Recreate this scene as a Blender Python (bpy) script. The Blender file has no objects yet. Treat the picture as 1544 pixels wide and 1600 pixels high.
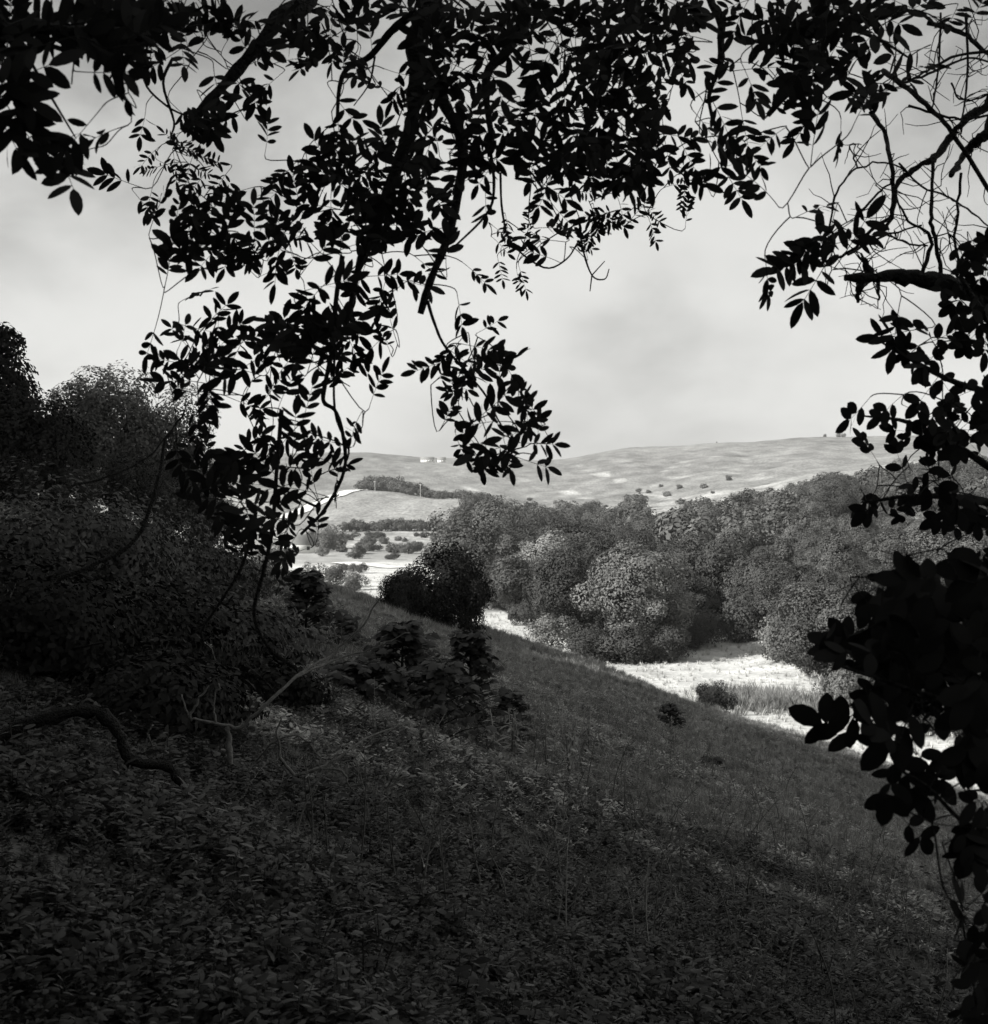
import bpy, math, random
import numpy as np
from mathutils import Vector, Matrix
SC = bpy.context.scene
COL = SC.collection
rng = np.random.default_rng(7)
R = math.radians

# ------------------------------------------------------------------ camera
FPX, CX, CY, HOR = 2150.0, 772.0, 800.0, 770.0      # focal length in photo pixels, centre, horizon row
PITCH = math.atan((CY - HOR) / FPX)
cam_d = bpy.data.cameras.new('camera'); cam = bpy.data.objects.new('camera', cam_d); COL.objects.link(cam)
cam_d.sensor_fit = 'HORIZONTAL'; cam_d.sensor_width = 36; cam_d.lens = 36 * FPX / 1544
cam_d.clip_start = 0.05; cam_d.clip_end = 9000
cam.rotation_euler = (R(90) - PITCH, 0, 0)
cam_d.dof.use_dof = True; cam_d.dof.focus_distance = 14; cam_d.dof.aperture_fstop = 10
SC.camera = cam

# ------------------------------------------------------------------ light
SUN_EL = 31.0
TO_SUN = Vector((-0.86, -0.42, 0)).normalized()      # horizontal direction towards the sun: left, a little behind
HAZE = 0.00012
SKY_STRENGTH, SUN_STRENGTH, EXPOSURE = 0.055, 5.0, 0.85
sun_d = bpy.data.lights.new('sun', 'SUN'); sun = bpy.data.objects.new('sun', sun_d); COL.objects.link(sun)
sun_d.energy = SUN_STRENGTH; sun_d.angle = R(0.55); sun_d.color = (1, .99, .965)
sv = Vector((TO_SUN.x * math.cos(R(SUN_EL)), TO_SUN.y * math.cos(R(SUN_EL)), math.sin(R(SUN_EL))))
sun.rotation_euler = sv.to_track_quat('Z', 'Y').to_euler()
W = bpy.data.worlds.new('World'); SC.world = W; W.use_nodes = True
nt = W.node_tree; N = nt.nodes; L = nt.links
for n in list(N): N.remove(n)
out = N.new('ShaderNodeOutputWorld'); bg = N.new('ShaderNodeBackground'); L.new(bg.outputs[0], out.inputs[0])
bg.inputs[1].default_value = SKY_STRENGTH
sky = N.new('ShaderNodeTexSky'); sky.sky_type = 'NISHITA'; sky.sun_disc = False
sky.sun_elevation = R(SUN_EL); sky.sun_rotation = math.atan2(TO_SUN.x, TO_SUN.y)
sky.dust_density = 2.0; sky.air_density = 1.0
bw = N.new('ShaderNodeRGBToBW'); L.new(sky.outputs[0], bw.inputs[0])
tc = N.new('ShaderNodeTexCoord'); sep = N.new('ShaderNodeSeparateXYZ'); L.new(tc.outputs['Generated'], sep.inputs[0])
def wm(op, a, b=None, clamp=False):
    m = N.new('ShaderNodeMath'); m.operation = op; m.use_clamp = clamp
    for i, v in enumerate((a, b)):
        if v is None: continue
        if isinstance(v, (int, float)): m.inputs[i].default_value = v
        else: L.new(v, m.inputs[i])
    return m.outputs[0]
zz = wm('ADD', wm('MAXIMUM', sep.outputs[2], 0.0), 0.55)
cmb = N.new('ShaderNodeCombineXYZ')
L.new(wm('DIVIDE', sep.outputs[0], zz), cmb.inputs[0]); L.new(wm('DIVIDE', sep.outputs[1], zz), cmb.inputs[1]); cmb.inputs[2].default_value = 3.7
def wnoise(scale, detail, rough, off):
    mp = N.new('ShaderNodeMapping'); mp.inputs['Location'].default_value = off; L.new(cmb.outputs[0], mp.inputs[0])
    n = N.new('ShaderNodeTexNoise'); n.inputs['Scale'].default_value = scale; n.inputs['Detail'].default_value = detail
    n.inputs['Roughness'].default_value = rough; n.inputs['Distortion'].default_value = .25; L.new(mp.outputs[0], n.inputs[0]); return n.outputs[0]
def wramp(v, a, b):
    r = N.new('ShaderNodeMapRange'); r.inputs[1].default_value = a; r.inputs[2].default_value = b; r.interpolation_type = 'SMOOTHSTEP'
    L.new(v, r.inputs[0]); return r.outputs[0]
cl = wramp(wnoise(1.9, 6, .5, (2.3, .4, 0)), .40, .60)            # big soft cloud masses
cl2 = wramp(wnoise(5.0, 6, .52, (7.1, 3.3, 0)), .36, .64)           # smaller relief
hz = wramp(sep.outputs[2], 0.0, .42)                               # clouds go greyer overhead
br = wm('ADD', 9.8, wm('MULTIPLY', hz, -2.5))                      # lit cloud near the horizon is the brightest
dk = wm('SUBTRACT', 1.0, wm('MULTIPLY', wm('MULTIPLY', cl, wm('ADD', .22, wm('MULTIPLY', hz, .36))), wm('ADD', .5, wm('MULTIPLY', cl2, .75))))
cloudv = wm('MULTIPLY', br, dk)
mx = N.new('ShaderNodeMix'); mx.data_type = 'FLOAT'; mx.inputs[0].default_value = .82
L.new(bw.outputs[0], mx.inputs[2]); L.new(cloudv, mx.inputs[3])
tint = N.new('ShaderNodeVectorMath'); tint.operation = 'SCALE'; tint.inputs[0].default_value = (1.0, 1.0, .975)
L.new(mx.outputs[0], tint.inputs['Scale']); L.new(tint.outputs[0], bg.inputs[0])
vs = SC.view_settings; SC.display_settings.display_device = 'sRGB'
vs.view_transform = 'Standard'; vs.look = 'None'; vs.exposure = EXPOSURE; vs.gamma = 1; vs.use_curve_mapping = False
SC.render.engine = 'CYCLES'
SC.cycles.max_bounces = 5; SC.cycles.diffuse_bounces = 3; SC.cycles.glossy_bounces = 1; SC.cycles.transmission_bounces = 3; SC.cycles.volume_bounces = 0

# ------------------------------------------------------------------ helpers
FW = Vector((0, math.cos(PITCH), -math.sin(PITCH))); UP = Vector((0, math.sin(PITCH), math.cos(PITCH)))
def at(px, py, d):
    """world point seen at photo pixel (px,py), d metres in front (along y)"""
    v = FW + Vector((1, 0, 0)) * ((px - CX) / FPX) - UP * ((py - CY) / FPX)
    return v * (d / v.y)
def proj(P):
    P = np.asarray(P); f = P @ np.array(FW); u = P @ np.array(UP)
    return CX + FPX * P[:, 0] / f, CY - FPX * u / f

def bw_mat(name, col, rough=.75, spec=.15, noise=.35, scale=6.0, trans=0.0, bump=0.0, rnd=.25, attr=None, bscale=None, fine=0.0, stretch=None):
    m = bpy.data.materials.new(name); m.use_nodes = True; t = m.node_tree; n = t.nodes; l = t.links
    b = n['Principled BSDF']; o = n['Material Output']
    b.inputs['Roughness'].default_value = rough; b.inputs['Specular IOR Level'].default_value = spec
    g = n.new('ShaderNodeNewGeometry'); pos = g.outputs['Position']
    if stretch: mp = n.new('ShaderNodeMapping'); mp.inputs['Scale'].default_value = stretch; l.new(pos, mp.inputs[0]); pos = mp.outputs[0]
    nz = n.new('ShaderNodeTexNoise'); nz.inputs['Scale'].default_value = scale; nz.inputs['Detail'].default_value = 5; l.new(pos, nz.inputs[0])
    mr = n.new('ShaderNodeMapRange'); mr.inputs[1].default_value = .25; mr.inputs[2].default_value = .75; mr.inputs[3].default_value = 1 - noise; mr.inputs[4].default_value = 1 + noise
    l.new(nz.outputs[0], mr.inputs[0]); v = mr.outputs[0]
    def mul(a, bb):
        q = n.new('ShaderNodeMath'); q.operation = 'MULTIPLY'; l.new(a, q.inputs[0])
        if isinstance(bb, float): q.inputs[1].default_value = bb
        else: l.new(bb, q.inputs[1])
        return q.outputs[0]
    if fine:
        n2 = n.new('ShaderNodeTexNoise'); n2.inputs['Scale'].default_value = scale * 9; n2.inputs['Detail'].default_value = 3; l.new(pos, n2.inputs[0])
        m2 = n.new('ShaderNodeMapRange'); m2.inputs[1].default_value = .3; m2.inputs[2].default_value = .7; m2.inputs[3].default_value = 1 - fine; m2.inputs[4].default_value = 1 + fine
        l.new(n2.outputs[0], m2.inputs[0]); v = mul(v, m2.outputs[0])
    if rnd:
        oi = n.new('ShaderNodeObjectInfo'); m3 = n.new('ShaderNodeMapRange'); m3.inputs[3].default_value = 1 - rnd; m3.inputs[4].default_value = 1 + rnd
        l.new(oi.outputs['Random'], m3.inputs[0]); v = mul(v, m3.outputs[0])
        ri = n.new('ShaderNodeMapRange'); ri.inputs[3].default_value = 1 - rnd * .8; ri.inputs[4].default_value = 1 + rnd * .8
        l.new(g.outputs['Random Per Island'], ri.inputs[0]); v = mul(v, ri.outputs[0])
    if attr:
        a = n.new('ShaderNodeAttribute'); a.attribute_name = attr; v = mul(v, a.outputs['Fac'])
    else: v = mul(v, float(col))
    c = n.new('ShaderNodeCombineXYZ')
    l.new(v, c.inputs[0]); l.new(v, c.inputs[1]); l.new(mul(v, .97), c.inputs[2])
    l.new(c.outputs[0], b.inputs['Base Color'])
    if bump:
        bn = n.new('ShaderNodeTexNoise'); bn.inputs['Scale'].default_value = bscale or scale * 3; bn.inputs['Detail'].default_value = 6; l.new(pos, bn.inputs[0])
        bp = n.new('ShaderNodeBump'); bp.inputs['Strength'].default_value = bump; bp.inputs['Distance'].default_value = .1; l.new(bn.outputs[0], bp.inputs['Height']); l.new(bp.outputs[0], b.inputs['Normal'])
    if trans:
        tr = n.new('ShaderNodeBsdfTranslucent'); l.new(c.outputs[0], tr.inputs[0]); ms = n.new('ShaderNodeMixShader'); ms.inputs[0].default_value = trans
        l.new(b.outputs[0], ms.inputs[1]); l.new(tr.outputs[0], ms.inputs[2]); l.new(ms.outputs[0], o.inputs[0])
    return m
M = dict(
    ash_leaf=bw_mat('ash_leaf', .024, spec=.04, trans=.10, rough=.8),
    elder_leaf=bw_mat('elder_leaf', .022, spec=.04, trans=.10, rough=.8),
    bark=bw_mat('bark', .035, noise=.5, scale=30, bump=1.0, rnd=0),
    dead=bw_mat('dead_wood', .13, noise=.4, scale=40, bump=.3, rnd=0),
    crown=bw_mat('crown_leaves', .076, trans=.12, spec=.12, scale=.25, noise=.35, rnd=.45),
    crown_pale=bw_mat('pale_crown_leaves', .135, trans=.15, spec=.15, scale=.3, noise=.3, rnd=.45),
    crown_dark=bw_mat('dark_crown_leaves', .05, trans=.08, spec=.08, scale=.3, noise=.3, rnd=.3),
    yew=bw_mat('shade_black_leaves', .016, trans=.03, spec=.05, scale=.6, noise=.3, rnd=.4),  # near-black leaf colour; on the hawthorns it stands in for shade
    far_crown=bw_mat('far_crown_leaves', .085, trans=.1, spec=.1, scale=.06, noise=.3, rnd=.35),
    sap=bw_mat('sapling_leaves', .032, trans=.2, spec=.25, rough=.55, scale=3, rnd=.5),
    herb=bw_mat('herb_leaves', .045, trans=.25, spec=.25, rough=.55, scale=.5, noise=.5, rnd=.6),
    mherb=bw_mat('meadow_herb_leaves', .22, trans=.3, spec=.2, rough=.6, scale=.3, noise=.45, rnd=.6),
    stalk=bw_mat('dry_stalks', .13, trans=.1, scale=5, rnd=.6),
    grass=bw_mat('grass_blades', .21, trans=.25, spec=.1, scale=.35, noise=.5, rnd=.5),
    hay=bw_mat('dry_grass_blades', .52, trans=.25, spec=.1, scale=.25, noise=.25, rnd=.35),
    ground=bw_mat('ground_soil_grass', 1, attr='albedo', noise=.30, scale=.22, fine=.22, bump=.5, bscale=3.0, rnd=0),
    hills=bw_mat('hill_grass', 1, attr='albedo', noise=.4, scale=.07, fine=.35, bump=.9, bscale=.08, rnd=0, stretch=(1, .35, 1)),
    white=bw_mat('white_render', .75, noise=.08, rnd=0), roof=bw_mat('slate_roof', .22, noise=.2, rnd=0),
    glass=bw_mat('window_glass', .03, rough=.1, spec=.5, noise=0, rnd=0),
    chalk=bw_mat('chalk_track', .7, noise=.15, scale=.3, rnd=0), post=bw_mat('weathered_post', .4, noise=.2, rnd=0))

def mesh(name, V, F, mat, smooth=False, attr=None):
    """F: list of (m,k) int arrays"""
    me = bpy.data.meshes.new(name); V = np.asarray(V, np.float32)
    F = [np.asarray(f, np.int32) for f in F if len(f)]
    me.vertices.add(len(V)); me.vertices.foreach_set('co', V.ravel())
    tot = np.concatenate([np.full(len(f), f.shape[1], np.int32) for f in F]); idx = np.concatenate([f.ravel() for f in F])
    me.loops.add(len(idx)); me.loops.foreach_set('vertex_index', idx)
    me.polygons.add(len(tot)); me.polygons.foreach_set('loop_start', np.concatenate([[0], np.cumsum(tot)[:-1]]).astype(np.int32))
    try: me.polygons.foreach_set('loop_total', tot)
    except Exception: pass
    if smooth: me.polygons.foreach_set('use_smooth', np.ones(len(tot), bool))
    for m in (mat if isinstance(mat, (list, tuple)) else [mat]): me.materials.append(m)
    if attr is not None:
        a = me.attributes.new('albedo', 'FLOAT', 'POINT'); a.data.foreach_set('value', np.asarray(attr, np.float32))
    me.update(calc_edges=True); return me
def tag(o, label=None, cat=None, group=None, kind=None):
    for k, v in (('label', label), ('category', cat), ('group', group), ('kind', kind)):
        if v: o[k] = v
    return o
def obj(name, me, parent=None, loc=None, rz=0, sc=None, mw=None):
    o = bpy.data.objects.new(name, me); COL.objects.link(o)
    if mw is not None: o.matrix_basis = mw
    else:
        if loc is not None: o.location = loc
        o.rotation_euler = (0, 0, rz)
        if sc is not None: o.scale = sc if hasattr(sc, '__len__') else (sc,) * 3
    if parent: o.parent = parent
    return o
def thing(name, label, cat, loc=(0, 0, 0), group=None):
    return tag(obj(name, None, loc=loc), label, cat, group)

def smooth_line(P, step=4):
    P = np.asarray(P, float)
    if len(P) < 3: return P
    Q = np.vstack([2 * P[0] - P[1], P, 2 * P[-1] - P[-2]]); o = []
    for i in range(1, len(Q) - 2):
        for k in range(step):
            t = k / step; a, b, c, d = Q[i - 1:i + 3]
            o.append(.5 * ((2 * b) + (c - a) * t + (2 * a - 5 * b + 4 * c - d) * t * t + (3 * b - a - 3 * c + d) * t ** 3))
    o.append(P[-1]); return np.array(o)
def tube(P, r, n=6):
    """P (k,3), r (k,) -> V, quads"""
    P = np.asarray(P, float); r = np.broadcast_to(np.asarray(r, float), (len(P),)); k = len(P)
    T = np.gradient(P, axis=0); T /= np.linalg.norm(T, axis=1)[:, None] + 1e-9
    ref = np.array([0.31, .95, .12]); A = np.cross(T, ref); A /= np.linalg.norm(A, axis=1)[:, None] + 1e-9; B = np.cross(T, A)
    a = np.arange(n) * 2 * np.pi / n
    V = P[:, None] + r[:, None, None] * (A[:, None] * np.cos(a)[None, :, None] + B[:, None] * np.sin(a)[None, :, None])
    i = np.arange(k - 1)[:, None] * n; j = np.arange(n)[None]; j2 = (j + 1) % n
    F = np.stack([i + j, i + j2, i + n + j2, i + n + j], -1).reshape(-1, 4)
    V = V.reshape(-1, 3); V = np.vstack([V, P[-1]]); e = (k - 1) * n
    cap = np.array([[e + q, e + (q + 1) % n, len(V) - 1] for q in range(n)])
    return V, F, cap
class Acc:
    def __init__(s): s.V = []; s.q = []; s.t = []; s.n = 0
    def add(s, V, q=None, t=None):
        if q is not None and len(q): s.q.append(np.asarray(q) + s.n)
        if t is not None and len(t): s.t.append(np.asarray(t) + s.n)
        s.V.append(V); s.n += len(V)
    def tube(s, P, r, n=5): V, q, t = tube(P, r, n); s.add(V, q, t)
    def mesh(s, name, mat, smooth=False):
        return mesh(name, np.vstack(s.V), ([np.concatenate(s.q)] if s.q else []) + ([np.concatenate(s.t)] if s.t else []), mat, smooth)
def limb(name, pts, r0, r1, parent, mat, org, n=7, jit=.0):
    P = smooth_line(pts, 5)
    if jit: P = P + rng.normal(0, jit, P.shape) * np.linspace(0, 1, len(P))[:, None] ** .3
    a = Acc(); rr = np.linspace(r0, r1, len(P)) * (1 + rng.normal(0, .06 if r0 < .02 or name == 'trunk' else .13, len(P)))
    a.tube(P - np.array(org), rr, n); obj(name, a.mesh(name, mat, True), parent); return P

# ------------------------------------------------------------------ terrain
TPX = np.array([-500, 340, 560, 700, 850, 1000, 1150, 1300, 1450, 1600, 2300.])
TD = np.array([120, 160, 250, 330, 450, 600, 650, 720, 800, 900, 1050, 1300, 1550, 1800, 2300, 4500.])
TZ = np.array([
 [-18, -18, -18, -18, -18, -17, -15, -10, -2, 8, 16, 34, 46, 50, 40, 20],
 [-18, -18, -18, -18, -18, -17.5, -17, -12, -5, 3, 6, 26, 44, 50, 40, 20],
 [-18, -18, -18, -18, -18, -18, -17.5, -12, -4, 2.0, 3, 20, 40, 50.5, 44, 20],
 [-18, -18, -18, -18, -18, -18, -17.5, -12, -5, -3, -1, 16, 34, 45, 38, 20],
 [-18, -18, -18, -18, -17.5, -15, -14, -13, -12, -11, -5, 14, 32, 41, 38, 20],
 [-18, -18, -17.5, -17, -15, -12, -11, -10, -8.5, -7, 0, 22, 44, 58, 56, 20],
 [-18, -18, -17, -15.5, -12.5, -9, -8, -6, -2, 3, 13, 32, 52, 66, 64, 20],
 [-18, -16.5, -13, -10, -5, .5, 2, 4, 8, 13, 24, 42, 58, 72, 70, 20],
 [-18, -15, -11, -7, -1, 5, 8, 12, 15, 21, 32, 48, 62, 76, 74, 20],
 [-18, -15, -10, -6, 0, 7, 10, 13, 17, 23, 33, 48, 62, 75, 74, 20],
 [-18, -15, -8, -3, 7, 15, 18, 21, 24, 28, 36, 50, 64, 70, 60, 20]], float)
def far_h(px, d):
    px = np.clip(px, TPX[0], TPX[-1]); d = np.clip(d, TD[0], TD[-1])
    i = np.clip(np.searchsorted(TPX, px) - 1, 0, len(TPX) - 2); j = np.clip(np.searchsorted(TD, d) - 1, 0, len(TD) - 2)
    s = (px - TPX[i]) / (TPX[i + 1] - TPX[i]); t = (d - TD[j]) / (TD[j + 1] - TD[j]); s = s * s * (3 - 2 * s)
    def row(ii):   # monotone-ish cubic along distance
        jm, jp = np.maximum(j - 1, 0), np.minimum(j + 2, len(TD) - 1)
        h = TD[j + 1] - TD[j]; z0, z1 = TZ[ii, j], TZ[ii, j + 1]
        m0 = (z1 - TZ[ii, jm]) / np.maximum(TD[j + 1] - TD[jm], 1) * h; m1 = (TZ[ii, jp] - z0) / np.maximum(TD[jp] - TD[j], 1) * h
        return (2*t**3 - 3*t**2 + 1) * z0 + (t**3 - 2*t**2 + t) * m0 + (-2*t**3 + 3*t**2) * z1 + (t**3 - t**2) * m1
    return row(i) * (1 - s) + row(i + 1) * s
def sstep(a, b, v): t = np.clip((v - a) / (b - a), 0, 1); return t * t * (3 - 2 * t)
def und(x, y, w, seed):
    r = np.random.default_rng(seed); o = 0
    for k in range(6):
        a = r.uniform(0, 6.28); f = 2 * np.pi / (w * r.uniform(.5, 1.6)); o = o + np.sin((x * math.cos(a) + y * math.sin(a)) * f + r.uniform(0, 6.28))
    return o / 6
def ground_parts(x, y):
    x = np.asarray(x, float); y = np.asarray(y, float)
    xs = np.where(x < -70, -70 + (x + 70) * .25, x)
    slope = -1.6 - .3 * xs - .087 * np.maximum(y, -150) - .001 * np.maximum(0, y - 85) ** 2
    r = np.hypot(x, y)
    slope = slope + .55 * und(x, y, 22, 3) * np.clip(r / 20, 0, 1) + .07 * und(x, y, 2.6, 4) * np.clip(r / 3, .1, 1)
    yy = np.maximum(y, 1.0); px = CX + FPX * x / yy
    slope = slope - 1.0 * sstep(930, 1200, px) * sstep(50, 95, y)
    far = far_h(px, y) + np.clip((y - 300) / 900, 0, 1) * (2.2 * und(x, y, 160, 5) + .8 * und(x, y, 55, 6)) + .25 * und(x, y, 14, 8)
    return slope, far, px
def H(x, y):
    s, f, _ = ground_parts(x, y); m = np.maximum(s, f); return m + .8 * np.log1p(np.exp(-np.abs(s - f) / .8)) * .6
def Hs(x, y): return float(H(np.array([x]), np.array([y]))[0])

EDGE_PX = np.array([690, 740, 860, 900, 1000, 1090, 1110, 1150, 1200, 1230, 1260, 1340, 1450, 1700, 2300.])
EDGE_D = np.array([330, 215, 200, 168, 160, 158, 176, 184, 172, 150, 134, 119, 104, 92, 90.])
UP_PX = np.array([690, 760, 900, 1050, 1130, 1250, 1400, 1600, 2300.]); UP_D = np.array([330, 420, 430, 440, 480, 510, 520, 560, 560.])
def wood_lo(px): return np.interp(px, EDGE_PX, EDGE_D)
def wood_hi(px): return np.interp(px, UP_PX, UP_D)
def albedo(x, y):
    s, f, px = ground_parts(x, y); n1 = und(x, y, 30, 11); n2 = und(x, y, 9, 12)
    hay = .50 + .07 * n1 + .05 * n2
    scrub = .30 + .14 * und(x, y, 45, 13) + .07 * n2
    field = np.full_like(x, .255) + .012 * und(x, y * .25, 40, 14)
    down = .20 + .045 * und(x, y * .5, 190, 15) + .05 * und(x, y * .3, 34, 16)
    chalk = sstep(.25, .65, .7 * und(x, y * .45, 55, 17) + .7 * und(x, y * .35, 20, 18)); combe = sstep(780, 840, px) * sstep(1250, 1100, px) * sstep(700, 900, y) * sstep(1600, 1300, y)
    combe2 = sstep(560, 680, px) * sstep(900, 760, px) * sstep(960, 1060, y) * sstep(1600, 1350, y)
    down = down + np.maximum(combe, combe2) * chalk * .16
    a = np.where(y < 345 + 30 * n1, hay, scrub)
    a = np.where((y > 645) & (y < 905), np.where(px < 735, field, scrub), a)
    a = np.where(y >= 905, down, a)
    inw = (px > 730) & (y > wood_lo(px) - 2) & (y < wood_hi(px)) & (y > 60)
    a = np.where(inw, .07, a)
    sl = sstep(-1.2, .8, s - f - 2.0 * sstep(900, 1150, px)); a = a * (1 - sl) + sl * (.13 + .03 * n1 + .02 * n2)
    return np.clip(a, .03, .8)
front = np.linspace(R(-24), R(24), 300); rest = np.linspace(R(24), R(336), 130)[1:-1]
TH = np.concatenate([front, rest]); nth = len(TH)
RR = np.concatenate([[.6], 1.0 * (4600 / 1.0) ** np.linspace(0, 1, 300)])
RR = np.sort(np.concatenate([RR, np.linspace(640, 1900, 90)]))
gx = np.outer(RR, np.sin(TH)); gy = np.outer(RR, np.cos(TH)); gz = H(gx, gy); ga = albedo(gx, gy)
def ring_mesh(name, i0, i1, mat, centre=False):
    x, y, z, a = (q[i0:i1] for q in (gx, gy, gz, ga)); m = len(x)
    V = np.stack([x, y, z], -1).reshape(-1, 3); A = a.ravel()
    i = np.arange(m - 1)[:, None] * nth; j = np.arange(nth)[None]; j2 = (j + 1) % nth
    F = np.stack([i + j, i + nth + j, i + nth + j2, i + j2], -1).reshape(-1, 4)[:, ::-1]; FF = [F]
    if centre:
        V = np.vstack([V, [[0, 0, Hs(0, 0)]]]); A = np.append(A, .09); FF.append(np.array([[k, (k + 1) % nth, len(V) - 1] for k in range(nth)]))
    return tag(obj(name, mesh(name, V, FF, mat, True, attr=A)), kind='structure')
isp = int(np.searchsorted(RR, 420))
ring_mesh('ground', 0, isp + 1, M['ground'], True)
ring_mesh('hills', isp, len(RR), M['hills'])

# ------------------------------------------------------------------ scatter by geometry nodes (stuff)
def scatter(name, P, scale, sources, mat_label, tilt=.25, rots=None):
    P = np.asarray(P, np.float32); me = bpy.data.meshes.new(name); me.vertices.add(len(P)); me.vertices.foreach_set('co', P.ravel())
    r = rng.normal(0, tilt, (len(P), 3)); r[:, 2] = rng.uniform(0, 6.28, len(P)); 
    a = me.attributes.new('rot', 'FLOAT_VECTOR', 'POINT'); a.data.foreach_set('vector', r.astype(np.float32).ravel())
    a = me.attributes.new('scl', 'FLOAT', 'POINT'); a.data.foreach_set('value', np.asarray(scale, np.float32))
    a = me.attributes.new('pick', 'INT', 'POINT'); a.data.foreach_set('value', rng.integers(0, len(sources), len(P)).astype(np.int32))
    c = bpy.data.collections.new(name + '_kinds')
    for i, s in enumerate(sources):
        so = bpy.data.objects.new('%s_kind_%02d' % (name, i), s); c.objects.link(so)
    o = tag(obj(name, me), kind='stuff'); g = bpy.data.node_groups.new(name, 'GeometryNodeTree')
    g.interface.new_socket('Geometry', in_out='INPUT', socket_type='NodeSocketGeometry'); g.interface.new_socket('Geometry', in_out='OUTPUT', socket_type='NodeSocketGeometry')
    n = g.nodes; l = g.links; gi = n.new('NodeGroupInput'); go = n.new('NodeGroupOutput')
    ci = n.new('GeometryNodeCollectionInfo'); ci.inputs[0].default_value = c; ci.inputs['Separate Children'].default_value = True; ci.inputs['Reset Children'].default_value = True
    ip = n.new('GeometryNodeInstanceOnPoints'); l.new(gi.outputs[0], ip.inputs['Points']); l.new(ci.outputs[0], ip.inputs['Instance']); ip.inputs['Pick Instance'].default_value = True
    def at_(nm, ty):
        q = n.new('GeometryNodeInputNamedAttribute'); q.data_type = ty; q.inputs[0].default_value = nm; return [s for s in q.outputs if s.enabled and s.name == 'Attribute'][0]
    l.new(at_('pick', 'INT'), ip.inputs['Instance Index']); l.new(at_('rot', 'FLOAT_VECTOR'), ip.inputs['Rotation']); l.new(at_('scl', 'FLOAT'), ip.inputs['Scale'])
    l.new(ip.outputs[0], go.inputs[0]); md = o.modifiers.new('scatter', 'NODES'); md.node_group = g
    tag(o, mat_label[0], mat_label[1]); return o

# ------------------------------------------------------------------ leaf shapes
def leaflet(L_, w, bend=.15, tip=1.0):
    ts = np.array([0, .18, .42, .68, .87, 1.0]); ws = np.array([0, .70, 1, .93, .58, 0]) * w / 2
    V = [[0, 0, 0]]; 
    for t, ww in zip(ts[1:-1], ws[1:-1]): V += [[t * L_, ww, -bend * L_ * t * t], [t * L_, -ww, -bend * L_ * t * t]]
    V.append([L_, 0, -bend * L_]); V = np.array(V)
    q = np.array([[1, 2, 4, 3], [3, 4, 6, 5], [5, 6, 8, 7]]); t = np.array([[0, 2, 1], [7, 8, 9]])
    return V, q, t
def rotz(a): c, s = math.cos(a), math.sin(a); return np.array([[c, -s, 0], [s, c, 0], [0, 0, 1.]])
def rotx(a): c, s = math.cos(a), math.sin(a); return np.array([[1, 0, 0], [0, c, -s], [0, s, c]])
def compound(kind, seed):
    """pinnate leaf along +X, total length about 1"""
    r = np.random.default_rng(seed); a = Acc()
    npair = {'ash': r.integers(3, 5), 'fine': 5, 'elder': 2 + (seed % 2)}[kind]
    ll = {'ash': .34, 'fine': .27, 'elder': .42}[kind]; ww = {'ash': .355, 'fine': .32, 'elder': .54}[kind]; t0 = {'ash': .30, 'fine': .2, 'elder': .34}[kind]
    droop = r.uniform(.05, .3); X = np.linspace(0, .72, 7); sw = r.normal(0, .06)
    rp = np.stack([X, sw * X * X * 2, -droop * X * X], -1); a.tube(rp, np.linspace(.008, .004, 7), 3)
    pts = np.linspace(t0, .68, npair)
    for k, t in enumerate(pts):
        for s in (-1, 1):
            if r.random() < .05: continue
            L_ = ll * r.uniform(.8, 1.1) * (1 if k else .88); V, q, tt = leaflet(L_, L_ * ww * r.uniform(.88, 1.15), r.uniform(0, .35))
            V = V @ rotx(r.normal(0, .6)).T; V = V @ rotz(s * r.uniform(.6, 1.3)).T
            a.add(V + [t, sw * t * t * 2, -droop * t * t], q, tt)
    V, q, tt = leaflet(ll * 1.05, ll * ww * 1.1, .2); a.add(V + rp[-1], q, tt)
    return np.vstack(a.V), np.concatenate(a.q), np.concatenate(a.t)
TPL = {k: [compound(k, 10 + i) for i in range(10)] for k in ('ash', 'fine', 'elder')}
LEAFM = {(k, i): mesh(k + '_leaf', *(lambda v: (v[0], [v[1], v[2]]))(TPL[k][i]), M['elder_leaf' if k == 'elder' else 'ash_leaf']) for k in TPL for i in range(10)}

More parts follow.
